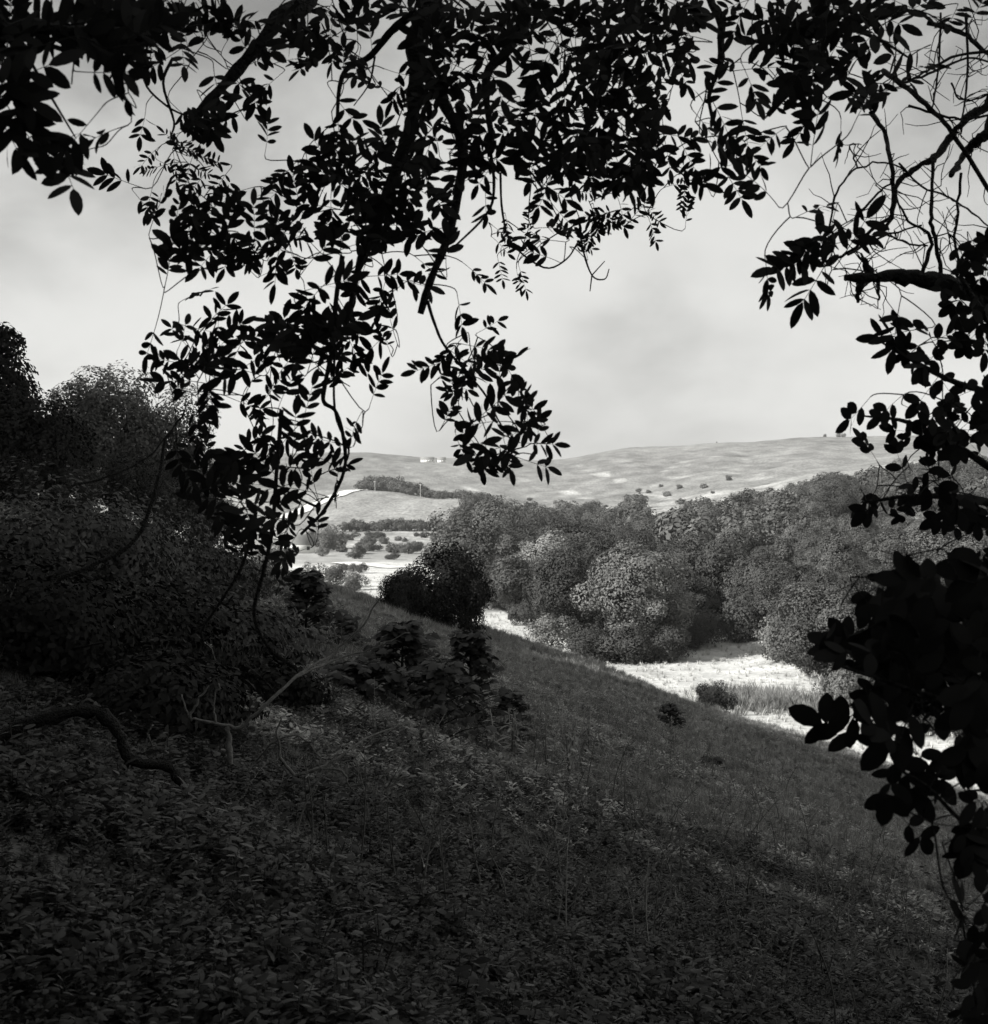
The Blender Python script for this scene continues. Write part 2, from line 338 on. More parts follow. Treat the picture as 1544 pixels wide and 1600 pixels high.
# ------------------------------------------------------------------ silhouette densities of the near foliage (40-pixel cells of the photograph)
# explicit cell tables (row: start column -> digits); -- see ROWS
ROWS = {
 0: "767899988" "5" "3778869988" "9889999775" "989986543",
 1: "988899778"[:8] + "56" "5897438999" "8689998446" "998874210",
 2: "7404763413"[:2] + "04763413" "6667439877" "6789987445" "899654200",
 3: "7521631247" "4113359976" "7889985435" "795873000",
 4: "6521127840"[:5] + "21784" "4025368687" "8888882454" "473420000",
 5: "5675035861" "3178887698" "9899896787" "552000000",
 6: "1574266761" "2699899696" "8999986687" "212000000",
 7: "0040245885" "7788897733" "3677665656" "100000000",
 8: "0000046985" "8778986524" "6569763000" "035300000",
 9: "0000026998" "8776966416" "7464230000" "367520048",
 10: "0000005666" "7625555325" "5200000004" "675100258",
 11: "0000000232" "2466654002" "4000000002" "551000368",
 12: "0000013575" "6899741333" "0000000000" "020145479",
 13: "0000045797" "9998730456" "2000000000" "000246678",
 14: "0000027887" "7667434887" "3000000000" "000005624",
 15: "0000003475" "6631300746" "7200000000" "000224667",
 16: "0000000543" "6532000265" "7400000000" "003566889",
 17: "0000002767" "8785000378" "7500000000" "000326884",
 18: "0000000799" "8753000046" "2200000000" "000004731",
 19: "0000000678" "7622000000" "0000000000" "000456784",
 20: "0000000078" "8640000000" "0000000000" "000323687",
 21: "0000000006" "7600000000" "0000000000" "000000156",
 22: "0000000000" "3400000000" "0000000000" "000048878",
 23: "0"*33 + "488688", 24: "0"*32 + "5588798", 25: "0"*32 + "7899898", 26: "0"*32 + "1587798",
 27: "0"*33 + "688886", 28: "0"*31 + "26665567", 29: "0"*34 + "35577", 30: "0"*33 + "146467", 31: "0"*34 + "35425",
 32: "0"*35 + "4276", 33: "0"*37 + "57", 34: "0"*37 + "25", 35: "0"*37 + "45", 36: "0"*37 + "35", 37: "0"*37 + "44", 38: "0"*37 + "34", 39: "0"*37 + "45"}
NR, NC = 40, 39
T = np.zeros((NR, NC))
for r_, s_ in ROWS.items():
    s_ = (s_ + '0' * NC)[:NC]; T[r_] = [int(c) / 9.5 for c in s_]
T = np.clip(T * 1.12 - .08, 0, 1)
CS = 5                                                     # raster cell in photo pixels (8x8 per 40 px block)
ras = np.zeros((NR * 8, NC * 8)); blk = np.zeros((NR, NC))
def zone(fn):
    z = np.zeros((NR, NC), bool)
    for r_ in range(NR):
        for c in range(NC): z[r_, c] = fn(c * 40 + 20, r_ * 40 + 20)
    return z
is_fine = lambda x, y: (180 < x < 350 and 200 < y < 320) or (740 < x < 860 and 300 < y < 480) or (860 < x < 1075 and 280 < y < 400)
is_big = lambda x, y: (x < 165 and y < 310) or (x < 250 and y < 180)
is_spray = lambda x, y: 1140 < x < 1390 and 305 < y < 510
is_rs = lambda x, y: x > 1300 and 370 < y < 880 and not (x < 1400 and y < 470)
is_ne = lambda x, y: x > 1230 and y > 880
is_r = lambda x, y: x > 1090 and y < 305
LEAF_PTS = {}
for k in TPL:
    for i in range(10):
        V, q, t = TPL[k][i]; c = [V[q].mean(1), V[t].mean(1), (V[q][:, 0] * .7 + V[q][:, 1] * .3), (V[q][:, 0] * .3 + V[q][:, 3] * .7), V[q][:, 2] * .5 + V[q].mean(1) * .5, V[q][:, 3] * .5 + V[q].mean(1) * .5]
        LEAF_PTS[(k, i)] = np.vstack(c)[:, :3]
def frame(d, n):
    d = d / np.linalg.norm(d); y = np.cross(n, d); y /= np.linalg.norm(y) + 1e-9; z = np.cross(d, y); return np.stack([d, y, z], 1)
def fill(zn, kind, size, drange, maxn, seed, wood, spread=1.0):
    """leaves (variant, 3x3 frame, base point, size) that bring the cells of the zone to their density"""
    r = np.random.default_rng(seed); out = []; fails = 0
    while len(out) < maxn and fails < 500:
        de = np.where(zn, T - blk, 0); de[de < .05] = 0
        if de.sum() < .2: break
        p = (de ** 1.6).ravel(); c = r.choice(NR * NC, p=p / p.sum()); cy, cx = divmod(c, NC); best = None
        for _ in range(7):
            px, py = (cx + r.random()) * 40, (cy + r.random()) * 40; dpt = r.uniform(*drange); ctr = np.array(at(px, py, dpt))
            a = r.normal(-math.pi / 2, 1.15 * spread); d = np.array([math.cos(a), r.normal(0, .45), math.sin(a)]); n = np.array([r.normal(0, .5), -1, r.normal(.35, .5)])
            s = size * r.uniform(.72, 1.18); dn = d / np.linalg.norm(d)
            if np.linalg.norm(wood - (ctr - dn * s * .5), axis=1).min() > np.linalg.norm(wood - (ctr + dn * s * .5), axis=1).min(): d = -d
            Fm = frame(d, n); base = ctr - Fm[:, 0] * s * .5; v = int(r.integers(0, 10))
            P = LEAF_PTS[(kind, v)] * s @ Fm.T + base; X, Y = proj(P); ix = np.floor(X / CS).astype(int); iy = np.floor(Y / CS).astype(int)
            ok = (ix >= 0) & (iy >= 0) & (ix < NC * 8) & (iy < NR * 8); ix, iy = ix[ok], iy[ok]
            if len(ix) == 0: continue
            key = np.unique(iy * NC * 8 + ix); iy, ix = np.divmod(key, NC * 8); add = (1 - ras[iy, ix]) * .80
            g = np.zeros((NR, NC)); np.add.at(g, (iy // 8, ix // 8), add / 64.)
            after = blk + g; gain = ((np.maximum(T - blk, 0)) ** 2 - (np.maximum(T - after, 0)) ** 2).sum() - 1.4 * (((np.maximum(after - T, 0)) ** 2 - (np.maximum(blk - T, 0)) ** 2).sum()) - .25 * g[(T < .04)].sum()
            if best is None or gain > best[0]: best = (gain, v, Fm, base, s, iy, ix, g, add)
        if best is None or best[0] <= .0005: fails += 1; continue
        _, v, Fm, base, s, iy, ix, g, add = best; ras[iy, ix] += add; blk[:] = blk + g; out.append((v, Fm, base, s)); wood = np.vstack([wood, base[None], base[None] + Fm[:, 0] * s * .12])
    return out
def grow_twigs(lines, leaves, acc, org, seed, rmin=.0016, stepl=.07):
    """connect every leaf base to the nearest wood by a thin, slightly sagging twig"""
    r = np.random.default_rng(seed); nodes = np.vstack([smooth_line(l, 6) for l in lines])
    if not leaves: return
    B = np.array([l[2] for l in leaves]); D = np.array([l[1][:, 0] for l in leaves])
    todo = list(range(len(B))); dist = np.linalg.norm(B[:, None] - nodes[None], axis=2).min(1)
    while todo:
        k = min(todo, key=lambda i: dist[i]); todo.remove(k); b = B[k]
        dd = np.linalg.norm(nodes - b, axis=1); q = nodes[int(np.argmin(dd + .25 * np.maximum(0, b[2] - nodes[:, 2])))]; L_ = np.linalg.norm(b - q)
        n = max(6, int(L_ / stepl) + 1); t = np.linspace(0, 1, n + 1)[:, None]
        c1 = q + (b - q) * .35 + r.normal(0, .06, 3) * L_ + np.array([0, 0, .08 * L_]); c2 = b - D[k] * min(.25 * L_, .05)
        P = (1 - t) ** 3 * q + 3 * (1 - t) ** 2 * t * c1 + 3 * (1 - t) * t * t * c2 + t ** 3 * b
        acc.tube(P - org, np.linspace(rmin + min(.006, .0035 * L_), rmin, n + 1), 4)
        nn = P[1:]; nodes = np.vstack([nodes, nn])
        if todo:
            I = np.array(todo); dist[I] = np.minimum(dist[I], np.linalg.norm(B[I][:, None] - nn[None], axis=2).min(1))
def place_leaves(root, kind, leaves, org, limit=300):
    """the leaves that show largest as parts, the remainder as one mass"""
    order = sorted(range(len(leaves)), key=lambda i: -leaves[i][3] / max(.5, leaves[i][2][1]))
    for n_, i in enumerate(order):
        v, Fm, b, s = leaves[i]
        if n_ < limit:
            m4 = Matrix.Identity(4)
            for a in range(3):
                for c in range(3): m4[a][c] = float(Fm[a, c] * s)
                m4[a][3] = float(b[a] - org[a])
            obj('leaf', LEAFM[(kind, v)], root, mw=m4)
    rem = order[limit:]
    if rem:
        acc = Acc()
        for i in rem: v, Fm, b, s = leaves[i]; V, q, t = TPL[kind][v]; acc.add(V * s @ Fm.T + b - org, q, t)
        tag(obj('foliage', acc.mesh('foliage', M['elder_leaf' if kind == 'elder' else 'ash_leaf']), root), kind='stuff')
def PL(*pts): return [np.array(at(*p)) for p in pts]

def near_tree(name, label, cat, base, lines, zones, extra_wood=(), seed=1, over=None, trunk_r=.16, group=None):
    """lines: [(points, r0, r1)], the first runs up the trunk; zones: [(zone, kind, size, depths, max)]"""
    root = thing(name, label, cat, base, group); org = np.array(base); W_ = []
    for k, (P, r0, r1) in enumerate(lines):
        W_.append(limb('trunk' if k == 0 else 'branch', P, r0, r1, root, M['bark'], org, 9 if k == 0 else 6))
    tw = Acc(); lv_all = {}
    for (zn, kind, size, dr, mx_) in zones:
        lv = fill(zn, kind, size, dr, mx_, seed + len(lv_all) * 7 + 1, np.vstack(W_[1:])); lv_all.setdefault(kind, []).extend(lv)
    tot = sum(len(v) for v in lv_all.values()); print(name, 'leaves', {k: len(v) for k, v in lv_all.items()})
    alll = [l for v in lv_all.values() for l in v]; grow_twigs(W_, alll, tw, org, seed)
    if tw.n: tag(obj('twigs', tw.mesh('twigs', M['bark'], True), root), kind='stuff')
    rest = 300
    for k, v in sorted(lv_all.items(), key=lambda q: q[0] == 'fine'):
        lim = max(0, min(rest, len(v))); place_leaves(root, k, v, org, lim); rest -= lim
    if over:
        acc = Acc(); r = np.random.default_rng(seed + 50)
        for (c, rad, n_) in over:
            for _ in range(n_):
                u = r.normal(0, 1, 3); u /= np.linalg.norm(u); p = np.array(c) + u * np.array(rad) * r.random() ** .4
                X, Y = proj(p[None]); 
                if p[1] > .4 and -120 < X[0] < 1664 and Y[0] > -110: continue
                if np.linalg.norm(p) < 1.2: continue
                d = r.normal(0, 1, 3); d[2] -= .5; Fm = frame(d, np.array([r.normal(0, .6), r.normal(0, .6), 1])); s = .26 * r.uniform(.8, 1.2)
                V, q, t = TPL['ash'][int(r.integers(0, 10))]; acc.add(V * s @ Fm.T + p - org, q, t)
        tag(obj('overhead_foliage', acc.mesh('overhead_foliage', M['ash_leaf']), root), kind='stuff')
    return root

# ------------------------------------------------------------------ distant trees
def crown(seed, n, leaf, w=.42, h=.40, zc=.58, lumps=16, vol=.2, taper=0.0, lsz=.34):
    """leafy crown of a tree one unit tall: quads clustered on overlapping clumps"""
    r = np.random.default_rng(seed); C = []; 
    for k in range(lumps):
        u = r.normal(0, 1, 3); u /= np.linalg.norm(u); q = r.uniform(.45, .82); z = u[2] * q
        f = 1 - taper * (z + 1) / 2
        C.append((np.array([u[0] * q * w * f, u[1] * q * w * f, zc + z * h]), w * lsz * r.uniform(.7, 1.3) * (1 - .4 * taper * (z + 1) / 2)))
    C.append((np.array([0, 0, zc]), w * .62))
    ar = np.array([c[1] ** 2 for c in C]); pick = r.choice(len(C), n, p=ar / ar.sum())
    cc = np.array([c[0] for c in C])[pick]; rr = np.array([c[1] for c in C])[pick]
    # sub-clumps give light and dark
    U = r.normal(0, 1, (n, 3)); U /= np.linalg.norm(U, axis=1)[:, None]; U[:, 2] *= .85
    SD = r.normal(0, 1, (len(C) * 14, 3)); SD /= np.linalg.norm(SD, axis=1)[:, None]
    S = SD[pick * 14 + r.integers(0, 14, n)]; mixu = U * .42 + S; mixu /= np.linalg.norm(mixu, axis=1)[:, None]
    keep = r.random(n) < .65; U = np.where(keep[:, None], mixu, U)
    bulge = 1 + .24 * (np.einsum('ij,ij->i', U, S) - .6) * keep
    P = cc + U * (rr * bulge * (1 - vol * r.random(n) ** 1.5))[:, None]
    P[:, 2] = np.maximum(P[:, 2], .02)
    nrm = U * .9 + (P - np.array([0, 0, zc])) / .5 * .5 + r.normal(0, .36, (n, 3)); nrm[:, 2] += .2; nrm /= np.linalg.norm(nrm, axis=1)[:, None]
    t = np.cross(nrm, r.normal(0, 1, (n, 3))); t /= np.linalg.norm(t, axis=1)[:, None]; b = np.cross(nrm, t)
    s = leaf * r.uniform(.6, 1.35, n)[:, None]; V = np.stack([P - t * s, P - b * s * .55 + nrm * s * .15, P + t * s, P + b * s * .55 + nrm * s * .15], 1).reshape(-1, 3)
    return V, np.arange(n * 4).reshape(-1, 4)
def trunk_acc(seed, h=.55, r0=.03):
    r = np.random.default_rng(seed); a = Acc(); z = np.linspace(-.03, h, 7); P = np.stack([r.normal(0, .008, 7).cumsum(), r.normal(0, .008, 7).cumsum(), z], -1)
    a.tube(P, np.linspace(r0, r0 * .45, 7) * np.array([1.5, 1.05, 1, 1, 1, 1, 1]), 7)
    for k in range(5):
        q = P[3 + k % 3]; d = r.normal(0, 1, 3); d[2] = abs(d[2]) * .6 + .5; d /= np.linalg.norm(d); a.tube(np.array([q, q + d * .12, q + d * .25 + [0, 0, .03]]), [r0 * .5, r0 * .3, r0 * .12], 5)
    return a
KIND = {}
def kind_meshes(key, variants, mat, **kw):
    L_ = []
    for i in range(variants):
        V, F = crown(sum(map(ord, key)) * 13 + i, **kw); L_.append((mesh('crown', V, [F], mat), trunk_acc(i + 3).mesh('trunk', M['bark'], True), V, F))
    KIND[key] = L_
kind_meshes('round', 5, M['crown'], n=20000, leaf=.0118, lumps=12, lsz=.43)
kind_meshes('pale', 3, M['crown_pale'], n=20000, leaf=.0115, w=.40, h=.42, zc=.55, lumps=13, lsz=.40)
kind_meshes('tall', 4, M['crown'], n=16000, leaf=.012, w=.29, h=.45, zc=.54, lumps=18, taper=.35, lsz=.42)
kind_meshes('bush', 4, M['crown'], n=6500, leaf=.024, w=.62, h=.44, zc=.47, lumps=16)
kind_meshes('palebush', 3, M['crown_pale'], n=6500, leaf=.024, w=.62, h=.44, zc=.47, lumps=16)
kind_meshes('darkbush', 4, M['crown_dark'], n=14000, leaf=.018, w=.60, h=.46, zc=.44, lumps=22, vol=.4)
kind_meshes('cone', 2, M['yew'], n=16000, leaf=.013, w=.30, h=.48, zc=.5, lumps=26, taper=.9, lsz=.42, vol=.3)
kind_meshes('yew', 3, M['yew'], n=16000, leaf=.017, w=.60, h=.46, zc=.44, lumps=22, vol=.4)  # not a species: broad crowns in the shade-black leaf colour
kind_meshes('far', 4, M['far_crown'], n=1500, leaf=.042, w=.5, h=.42, zc=.52, lumps=12)
kind_meshes('dark', 4, M['crown_dark'], n=20000, leaf=.0125, w=.43, h=.42, zc=.55, lumps=24, vol=.5)
MERGED = {}
def merged(key, i):
    if (key, i) not in MERGED:
        V, F = KIND[key][i][2:]; t = trunk_acc(i + 3); tv = np.vstack(t.V); tq = np.concatenate(t.q); tt = np.concatenate(t.t)
        me = mesh('tree', np.vstack([V, tv]), [F, tq + len(V), tt + len(V)], [KIND[key][i][0].materials[0], M['bark']])
        mi = np.zeros(len(F) + len(tq) + len(tt), np.int32); mi[len(F):] = 1; me.polygons.foreach_set('material_index', mi); MERGED[(key, i)] = me
    return MERGED[(key, i)]
def tree(name, key, x, y, h, label, cat, group=None, wide=1.0, parts=True, i=None, sink=None, z=None):
    sink = (.22 if key == 'far' else .1 if 'bush' in key else .03) if sink is None else sink
    i = int(rng.integers(0, len(KIND[key]))) if i is None else i; z = (Hs(x, y) if z is None else z) - sink * h; rz = rng.uniform(0, 6.28); s = (h * wide, h * wide, h)
    if parts:
        root = tag(obj(name, None, loc=(x, y, z), rz=rz, sc=s), label, cat, group)
        obj('crown', KIND[key][i][0], root); obj('trunk', KIND[key][i][1], root); return root
    return tag(obj(name, merged(key, i), loc=(x, y, z), rz=rz, sc=s), label, cat, group)
def xy(px, d): return ((px - CX) / FPX * d, d)

# --- the wood on the right-hand side of the valley
cand = []
r = np.random.default_rng(21)
for _ in range(60000):
    px = r.uniform(735, 1720); lo, hi = wood_lo(px), wood_hi(px); d = math.sqrt(r.uniform(lo * lo, hi * hi))
    h = r.uniform(8.5, 14) if d > 300 else r.uniform(7.5, 15.5)
    if px < 860 : h *= 1.12
    if px > 1200 and d < 300: h *= .78
    x, y = xy(px, d); g = h * (.60 if d < 300 else .68)
    if all((x - a) ** 2 + (y - b) ** 2 > (g) ** 2 for a, b, *_ in cand): cand.append((x, y, h, px, d))
    if len(cand) > 900: break
cand.sort(key=lambda c: c[4]); print('wood', len(cand))
fine_w = cand[:300]; rest_w = cand[300:]
ORD = ['first', 'second', 'third', 'fourth', 'fifth', 'sixth', 'seventh', 'eighth', 'ninth', 'tenth', 'eleventh', 'twelfth', 'thirteenth', 'fourteenth', 'fifteenth', 'sixteenth', 'seventeenth', 'eighteenth', 'nineteenth', 'twentieth']
frow = sorted([c for c in fine_w if c[4] < wood_lo(c[3]) + 9 and c[3] < 1600], key=lambda c: c[3]); FROW = {id(c): i for i, c in enumerate(frow[:20])}
for cnd in fine_w:
    (x, y, h, px, d) = cnd
    k = ('round', 'round', 'tall', 'pale', 'dark', 'tall')[int(r.integers(0, 6))] if d < 330 else 'round'
    if px < 1090: lab = 'rounded tree in the wood on the valley floor beyond the pale field'; grp = 'trees of the wood in the middle of the valley'
    else: lab = 'tree of the wood climbing the right-hand side of the valley'; grp = 'trees of the wood on the right-hand slope'
    if id(cnd) in FROW: lab = '%s tree from the left in the front row of the wood at the field edge' % ORD[FROW[id(cnd)]]; grp = 'front row of the wood'
    elif px >= 1090: lab = ('tree low on the right-hand wooded slope, behind its front row', 'tree halfway up the right-hand wooded slope')[d > 230]; grp += (' low down', ' halfway up')[d > 230]
    tree('woodland_tree', k, x, y, h, lab, 'tree', grp, wide=r.uniform(.95, 1.35), parts=d < 190, sink=.13)
if rest_w:
    P = np.array([(c[0], c[1], Hs(c[0], c[1]) - .3) for c in rest_w])
    scatter('distant_wood', P, [c[2] for c in rest_w], [merged('far', i) for i in range(4)] + [merged('round', 0), merged('round', 1)], ('dense wood covering the upper right-hand valley side', 'wood'), tilt=.03)
# trees that stand out
def seen(name, key, px, pyb, pyt, d, label, cat='tree', **k):
    x, y = xy(px, d); zt = at(px, pyt, d).z; zb = Hs(x, y); return tree(name, key, x, y, max(1.0, (zt - zb) * 1.03), label, cat, **k)
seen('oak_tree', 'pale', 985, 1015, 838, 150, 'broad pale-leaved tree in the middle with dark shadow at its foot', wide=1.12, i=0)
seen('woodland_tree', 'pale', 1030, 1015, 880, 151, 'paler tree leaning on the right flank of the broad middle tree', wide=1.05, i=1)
seen('oak_tree', 'round', 905, 1000, 850, 160, 'tree on the left flank of the broad middle tree, beside the pale shrub', wide=1.15, i=2)
seen('woodland_tree', 'tall', 800, 955, 828, 196, 'tall lit tree at the left end of the wood, right of the dark shaded hawthorn', wide=1.25, i=0)
seen('woodland_tree', 'round', 745, 940, 780, 235, 'tall rounded tree at the far left corner of the wood, above the dark hawthorn', wide=1.2, i=3)
seen('shrub', 'palebush', 862, 1010, 948, 158, 'pale feathery shrub at the corner where the field meets the wood', 'shrub', i=0)
seen('shrub', 'bush', 1160, 1000, 925, 166, 'dark bush in the shaded hollow between the two woods', 'shrub', i=1)
seen('shrub', 'palebush', 1225, 1010, 950, 142, 'light round bush beside the shaded hollow at the field edge', 'shrub', i=1)
seen('woodland_tree', 'round', 1290, 1080, 905, 124, 'tree at the field edge left of the near dark leaves, full to the ground', wide=1.1, i=4)
seen('shrub', 'palebush', 1325, 1100, 1025, 116, 'light bush at the foot of the right-hand wood beside the pale field', 'shrub', i=2)
seen('shrub', 'darkbush', 930, 1025, 958, 148, 'low bush with shade-dark leaves at the foot of the broad middle tree, left side', 'shrub', wide=1.3, i=2)  # dark leaf kind stands in for the shade under the broad tree
seen('shrub', 'darkbush', 1045, 1030, 965, 148, 'low bush with shade-dark leaves at the foot of the broad middle tree, right side', 'shrub', wide=1.3, i=3)
seen('shrub', 'darkbush', 1116, 1108, 1056, 92, 'small dark bush standing on the edge between shaded slope and pale field', 'shrub', wide=.95, i=0)
for px, d, h, lab in ((985, 147, 6.5, 'low bush with shade-dark leaves in the middle of the shaded foot of the broad tree'), (830, 186, 5, 'low bush under the tall lit tree, left of the pale shrub'), (1075, 160, 6, 'bush with shade-dark leaves at the right end of the shaded foot of the broad tree'), (880, 172, 4.5, 'low bush directly right of the pale corner shrub')):
    x, y = xy(px, d); tree('shrub', 'darkbush', x, y, h, lab, 'shrub', wide=1.2, sink=.1)  # dark leaf colour again takes the place of shade at the wood's foot
# hawthorns in the centre, their shade put in as near-black leaf colour
seen('hawthorn_tree', 'yew', 684, 975, 838, 74, 'hawthorn with shade painted as black leaves in the centre of the slope, with gaps of light', wide=1.02, i=0)
seen('hawthorn_tree', 'yew', 634, 960, 880, 72, 'lower hawthorn with shade-black leaves joined to the left of the central dark one', wide=.95, i=1)
seen('hawthorn_tree', 'yew', 722, 985, 862, 75, 'low hawthorn with shade-black leaves joined to the right of the central dark one', wide=.66, i=2)
# scrub, hedges and trees of the far side
r = np.random.default_rng(5)
def hedge(label, spots):
    x0, y0 = spots[0][:2]; root = thing('hedge', label, 'hedge', (x0, y0, Hs(x0, y0)))
    for x, y, h in spots:
        i = int(r.integers(0, 4)); obj('shrub', merged('far', i), root, loc=(x - x0, y - y0, Hs(x, y) - .05 * h - Hs(x0, y0)), rz=r.uniform(0, 6.28), sc=(h * 1.3, h * 1.3, h))
hedge('dark hedge along the bottom of the big smooth field', [(*xy(540 + k * 4.9 + r.normal(0, 2), 642 + r.normal(0, 3)), r.uniform(3.4, 7)) for k in range(34)])
hedge('hedge running along the top and down the right edge of the smooth field', [(*xy(565 + t * 205 + r.normal(0, 2), np.interp(t, [0, .4, 1], [912, 880, 800]) + r.normal(0, 4) + 8), (9 - 4.2 * t) * r.uniform(.7, 1.25)) for t in np.linspace(0, 1, 44)])
for k in range(16):
    px = r.uniform(572, 640); x, y = xy(px, r.uniform(925, 985))
    tree('copse_tree', 'far', x, y, r.uniform(11, 16), 'tree of the copse on the brow above the smooth field', 'tree', 'copse above the smooth field', wide=1.1, parts=False)
for k in range(26):
    px = r.uniform(705, 1010); x, y = xy(px, r.uniform(620, 820))
    tree('valley_tree', 'far', x, y, r.uniform(8, 13), 'tree of the belt in the valley bottom below the bare down', 'tree', 'trees in the valley bottom below the down', wide=1.2, parts=False)
for k in range(90):
    px = r.uniform(780, 1250); d = r.uniform(560, 1250); x, y = xy(px, d)
    if r.random() > 1.0 - (d - 560) / 600: continue
    tree('scrub_bush', 'far', x, y, r.uniform(2.0, 6), 'rounded bush dotted over the lower part of the bare down', 'bush', 'bushes on the lower down', wide=1.25, parts=False)
for px, d, h in ((1145, 560, 11), (1160, 565, 13), (1175, 562, 12.5), (1190, 565, 11)):
    x, y = xy(px, d); tree('woodland_tree', 'far', x, y, h + 2, 'tree of the tight clump standing proud above the wood, against the pale down', 'tree', 'clump against the pale down', wide=1.1, parts=False)
for k in range(60):
    px = r.uniform(470, 700); d = r.uniform(370, 570); x, y = xy(px, d)
    tree('scrub_bush', ('far', 'bush', 'palebush')[k % 3], x, y, r.uniform(1.6, 4.2), 'bush of the scrub between the chalk track and the field hedge', 'bush', 'scrub beyond the chalk track', wide=1.3, parts=False)
for px, d, h in ((538, 318, 2.2), (552, 312, 2.4), (565, 308, 2.8)):
    x, y = xy(px, d); tree('scrub_bush', 'bush', x, y, h, 'small round bush in the row just below the chalk track', 'bush', 'row of small bushes below the track', parts=False)
for k, (px, d, h) in enumerate(((480, 250, 6), (525, 262, 5), (555, 255, 4.5), (505, 430, 8), (520, 445, 9), (430, 300, 8))):
    x, y = xy(px, d); tree('scrub_bush', 'palebush', x, y, h, ['bush at the brow beyond the left sapling', 'bush in the pale field right of the left sapling', 'low bush left of the central hawthorn at the brow', 'left bush of the pair beside the small roof', 'right bush of the pair beside the small roof', 'bush behind the hanging twigs on the left'][k], 'bush', parts=False)
for k, (px, d, h) in enumerate(((1289, 1790, 7), (1310, 1795, 10), (1318, 1800, 9), (1120, 1800, 3))):
    x, y = xy(px, d); tree('skyline_tree', 'far', x, y, h, ['lone small tree on the skyline left of the pair', 'taller of the pair of trees on the skyline', 'lower right tree of the pair on the skyline', 'tiny bush alone on the skyline over the middle of the down'][k], 'tree', wide=.8, parts=False)

# --- the wood on the left, which shades the slope
left = [  # px, d, py of top
 (-12, 66, 420, 'cone', 'tall dark tree cut by the left edge of the photo'), (30, 62, 600, 'yew', 'dark tree right of the tall one at the left edge'),
 (172, 100, 566, 'round', 'big domed tree with sunlit top on the left'), (245, 103, 610, 'round', 'lower right-hand shoulder tree beside the domed tree'),
 (100, 98, 640, 'dark', 'dark tree in front of the domed tree, left'), (300, 90, 700, 'dark', 'low dark tree at the right end of the left-hand wood'),
 (255, 72, 735, 'dark', 'dark bushy tree below the domed tree'), (190, 70, 700, 'dark', 'dark tree under the middle of the domed tree'), (120, 60, 720, 'dark', 'dark low tree left of centre of the left-hand wood'),
 (330, 82, 770, 'dark', 'low dark thorn at the foot of the left-hand wood'), (10, 45, 700, 'yew', 'near dark tree at the left edge, low crown')]
for k, (px, d, pt, key, lab) in enumerate(left):
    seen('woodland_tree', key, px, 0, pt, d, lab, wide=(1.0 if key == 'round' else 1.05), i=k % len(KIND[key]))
for x, y, h, lab in ((-6.8, 3.0, 6, 'dark thicket added beside the viewpoint, left of the frame'), (-9, 9.5, 7, 'dark thicket added left of the frame above the near slope'), (-11.5, 16, 8, 'dark thicket added left of the frame further along the slope'), (-4.5, -3, 6, 'dark thicket added behind the viewpoint on the left'), (1, -4.5, 6, 'dark thicket added straight behind the viewpoint'), (5.5, -3, 5.5, 'dark thicket added behind the viewpoint on the right'), (5.6, 2.2, 6, 'dark thicket added right of the viewpoint, outside the frame')):
    tree('sky_blocker', 'yew', x, y, h, lab, 'sky_blocker')  # unseen crowns added to block sky light from the near ground
r = np.random.default_rng(9); pts = []
for _ in range(6000):
    x, y = r.uniform(-110, -15), r.uniform(-120, 150)
    if x > -13 - .40 * max(y, -8): continue
    if all((x - a) ** 2 + (y - b) ** 2 > 58 for a, b in pts): pts.append((x, y))
P = np.array([(x, y, Hs(x, y) - .4) for x, y in pts])
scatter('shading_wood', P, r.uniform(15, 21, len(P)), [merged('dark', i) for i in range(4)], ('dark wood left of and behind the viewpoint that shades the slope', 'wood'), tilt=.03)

# ------------------------------------------------------------------ small buildings, track, posts
def box(a, c, s):
    c = np.array(c, float); s = np.array(s, float) / 2; V = np.array([[x, y, z] for x in (-1, 1) for y in (-1, 1) for z in (-1, 1)]) * s + c
    a.add(V, np.array([[0, 1, 3, 2], [4, 6, 7, 5], [0, 4, 5, 1], [2, 3, 7, 6], [0, 2, 6, 4], [1, 5, 7, 3]]))
def house(px, d, w, dp, h, label, cat, nwin=3, rz=0., lift=0.):
    x, y = xy(px, d); root = thing('farm_building', label, cat, (x, y, Hs(x, y) - .3 + lift)); root.rotation_euler.z = rz
    a = Acc(); box(a, (0, 0, h / 2), (w, dp, h)); V = np.array([[-w/2, -dp/2, h], [-w/2, dp/2, h], [-w/2, 0, h + dp * .42], [w/2, -dp/2, h], [w/2, dp/2, h], [w/2, 0, h + dp * .42]]); a.add(V, None, np.array([[0, 2, 1], [3, 4, 5]])); obj('wall', a.mesh('wall', M['white']), root)
    a = Acc(); o = .35; rh = h + dp * .42
    for s in (-1, 1):
        V = np.array([[-w/2 - o, 0, rh + .12], [w/2 + o, 0, rh + .12], [w/2 + o, s * (dp/2 + o), h - .25], [-w/2 - o, s * (dp/2 + o), h - .25]]); V2 = V - [0, 0, .15]; a.add(np.vstack([V, V2]), np.array([[0, 1, 2, 3], [7, 6, 5, 4], [3, 2, 6, 7], [0, 3, 7, 4], [1, 5, 6, 2]]))
    obj('roof', a.mesh('roof', M['roof']), root)
    for k in range(nwin):
        a = Acc(); box(a, (-w/2 + w * (k + .5) / nwin, -dp/2 - .02, h * .55), (.9, .08, 1.1)); obj('window', a.mesh('window', M['glass']), root)
house(668, 1560, 15, 6, 4, 'long white farm building high on the down under the skyline', 'building', 5)
house(690, 1580, 9, 6, 4, 'smaller white farm building right of the long one on the down', 'building', 3)
house(466, 415, 9, 6, 3.2, 'small pale-walled barn among bushes behind the hanging leaves', 'barn', 2, rz=.4)
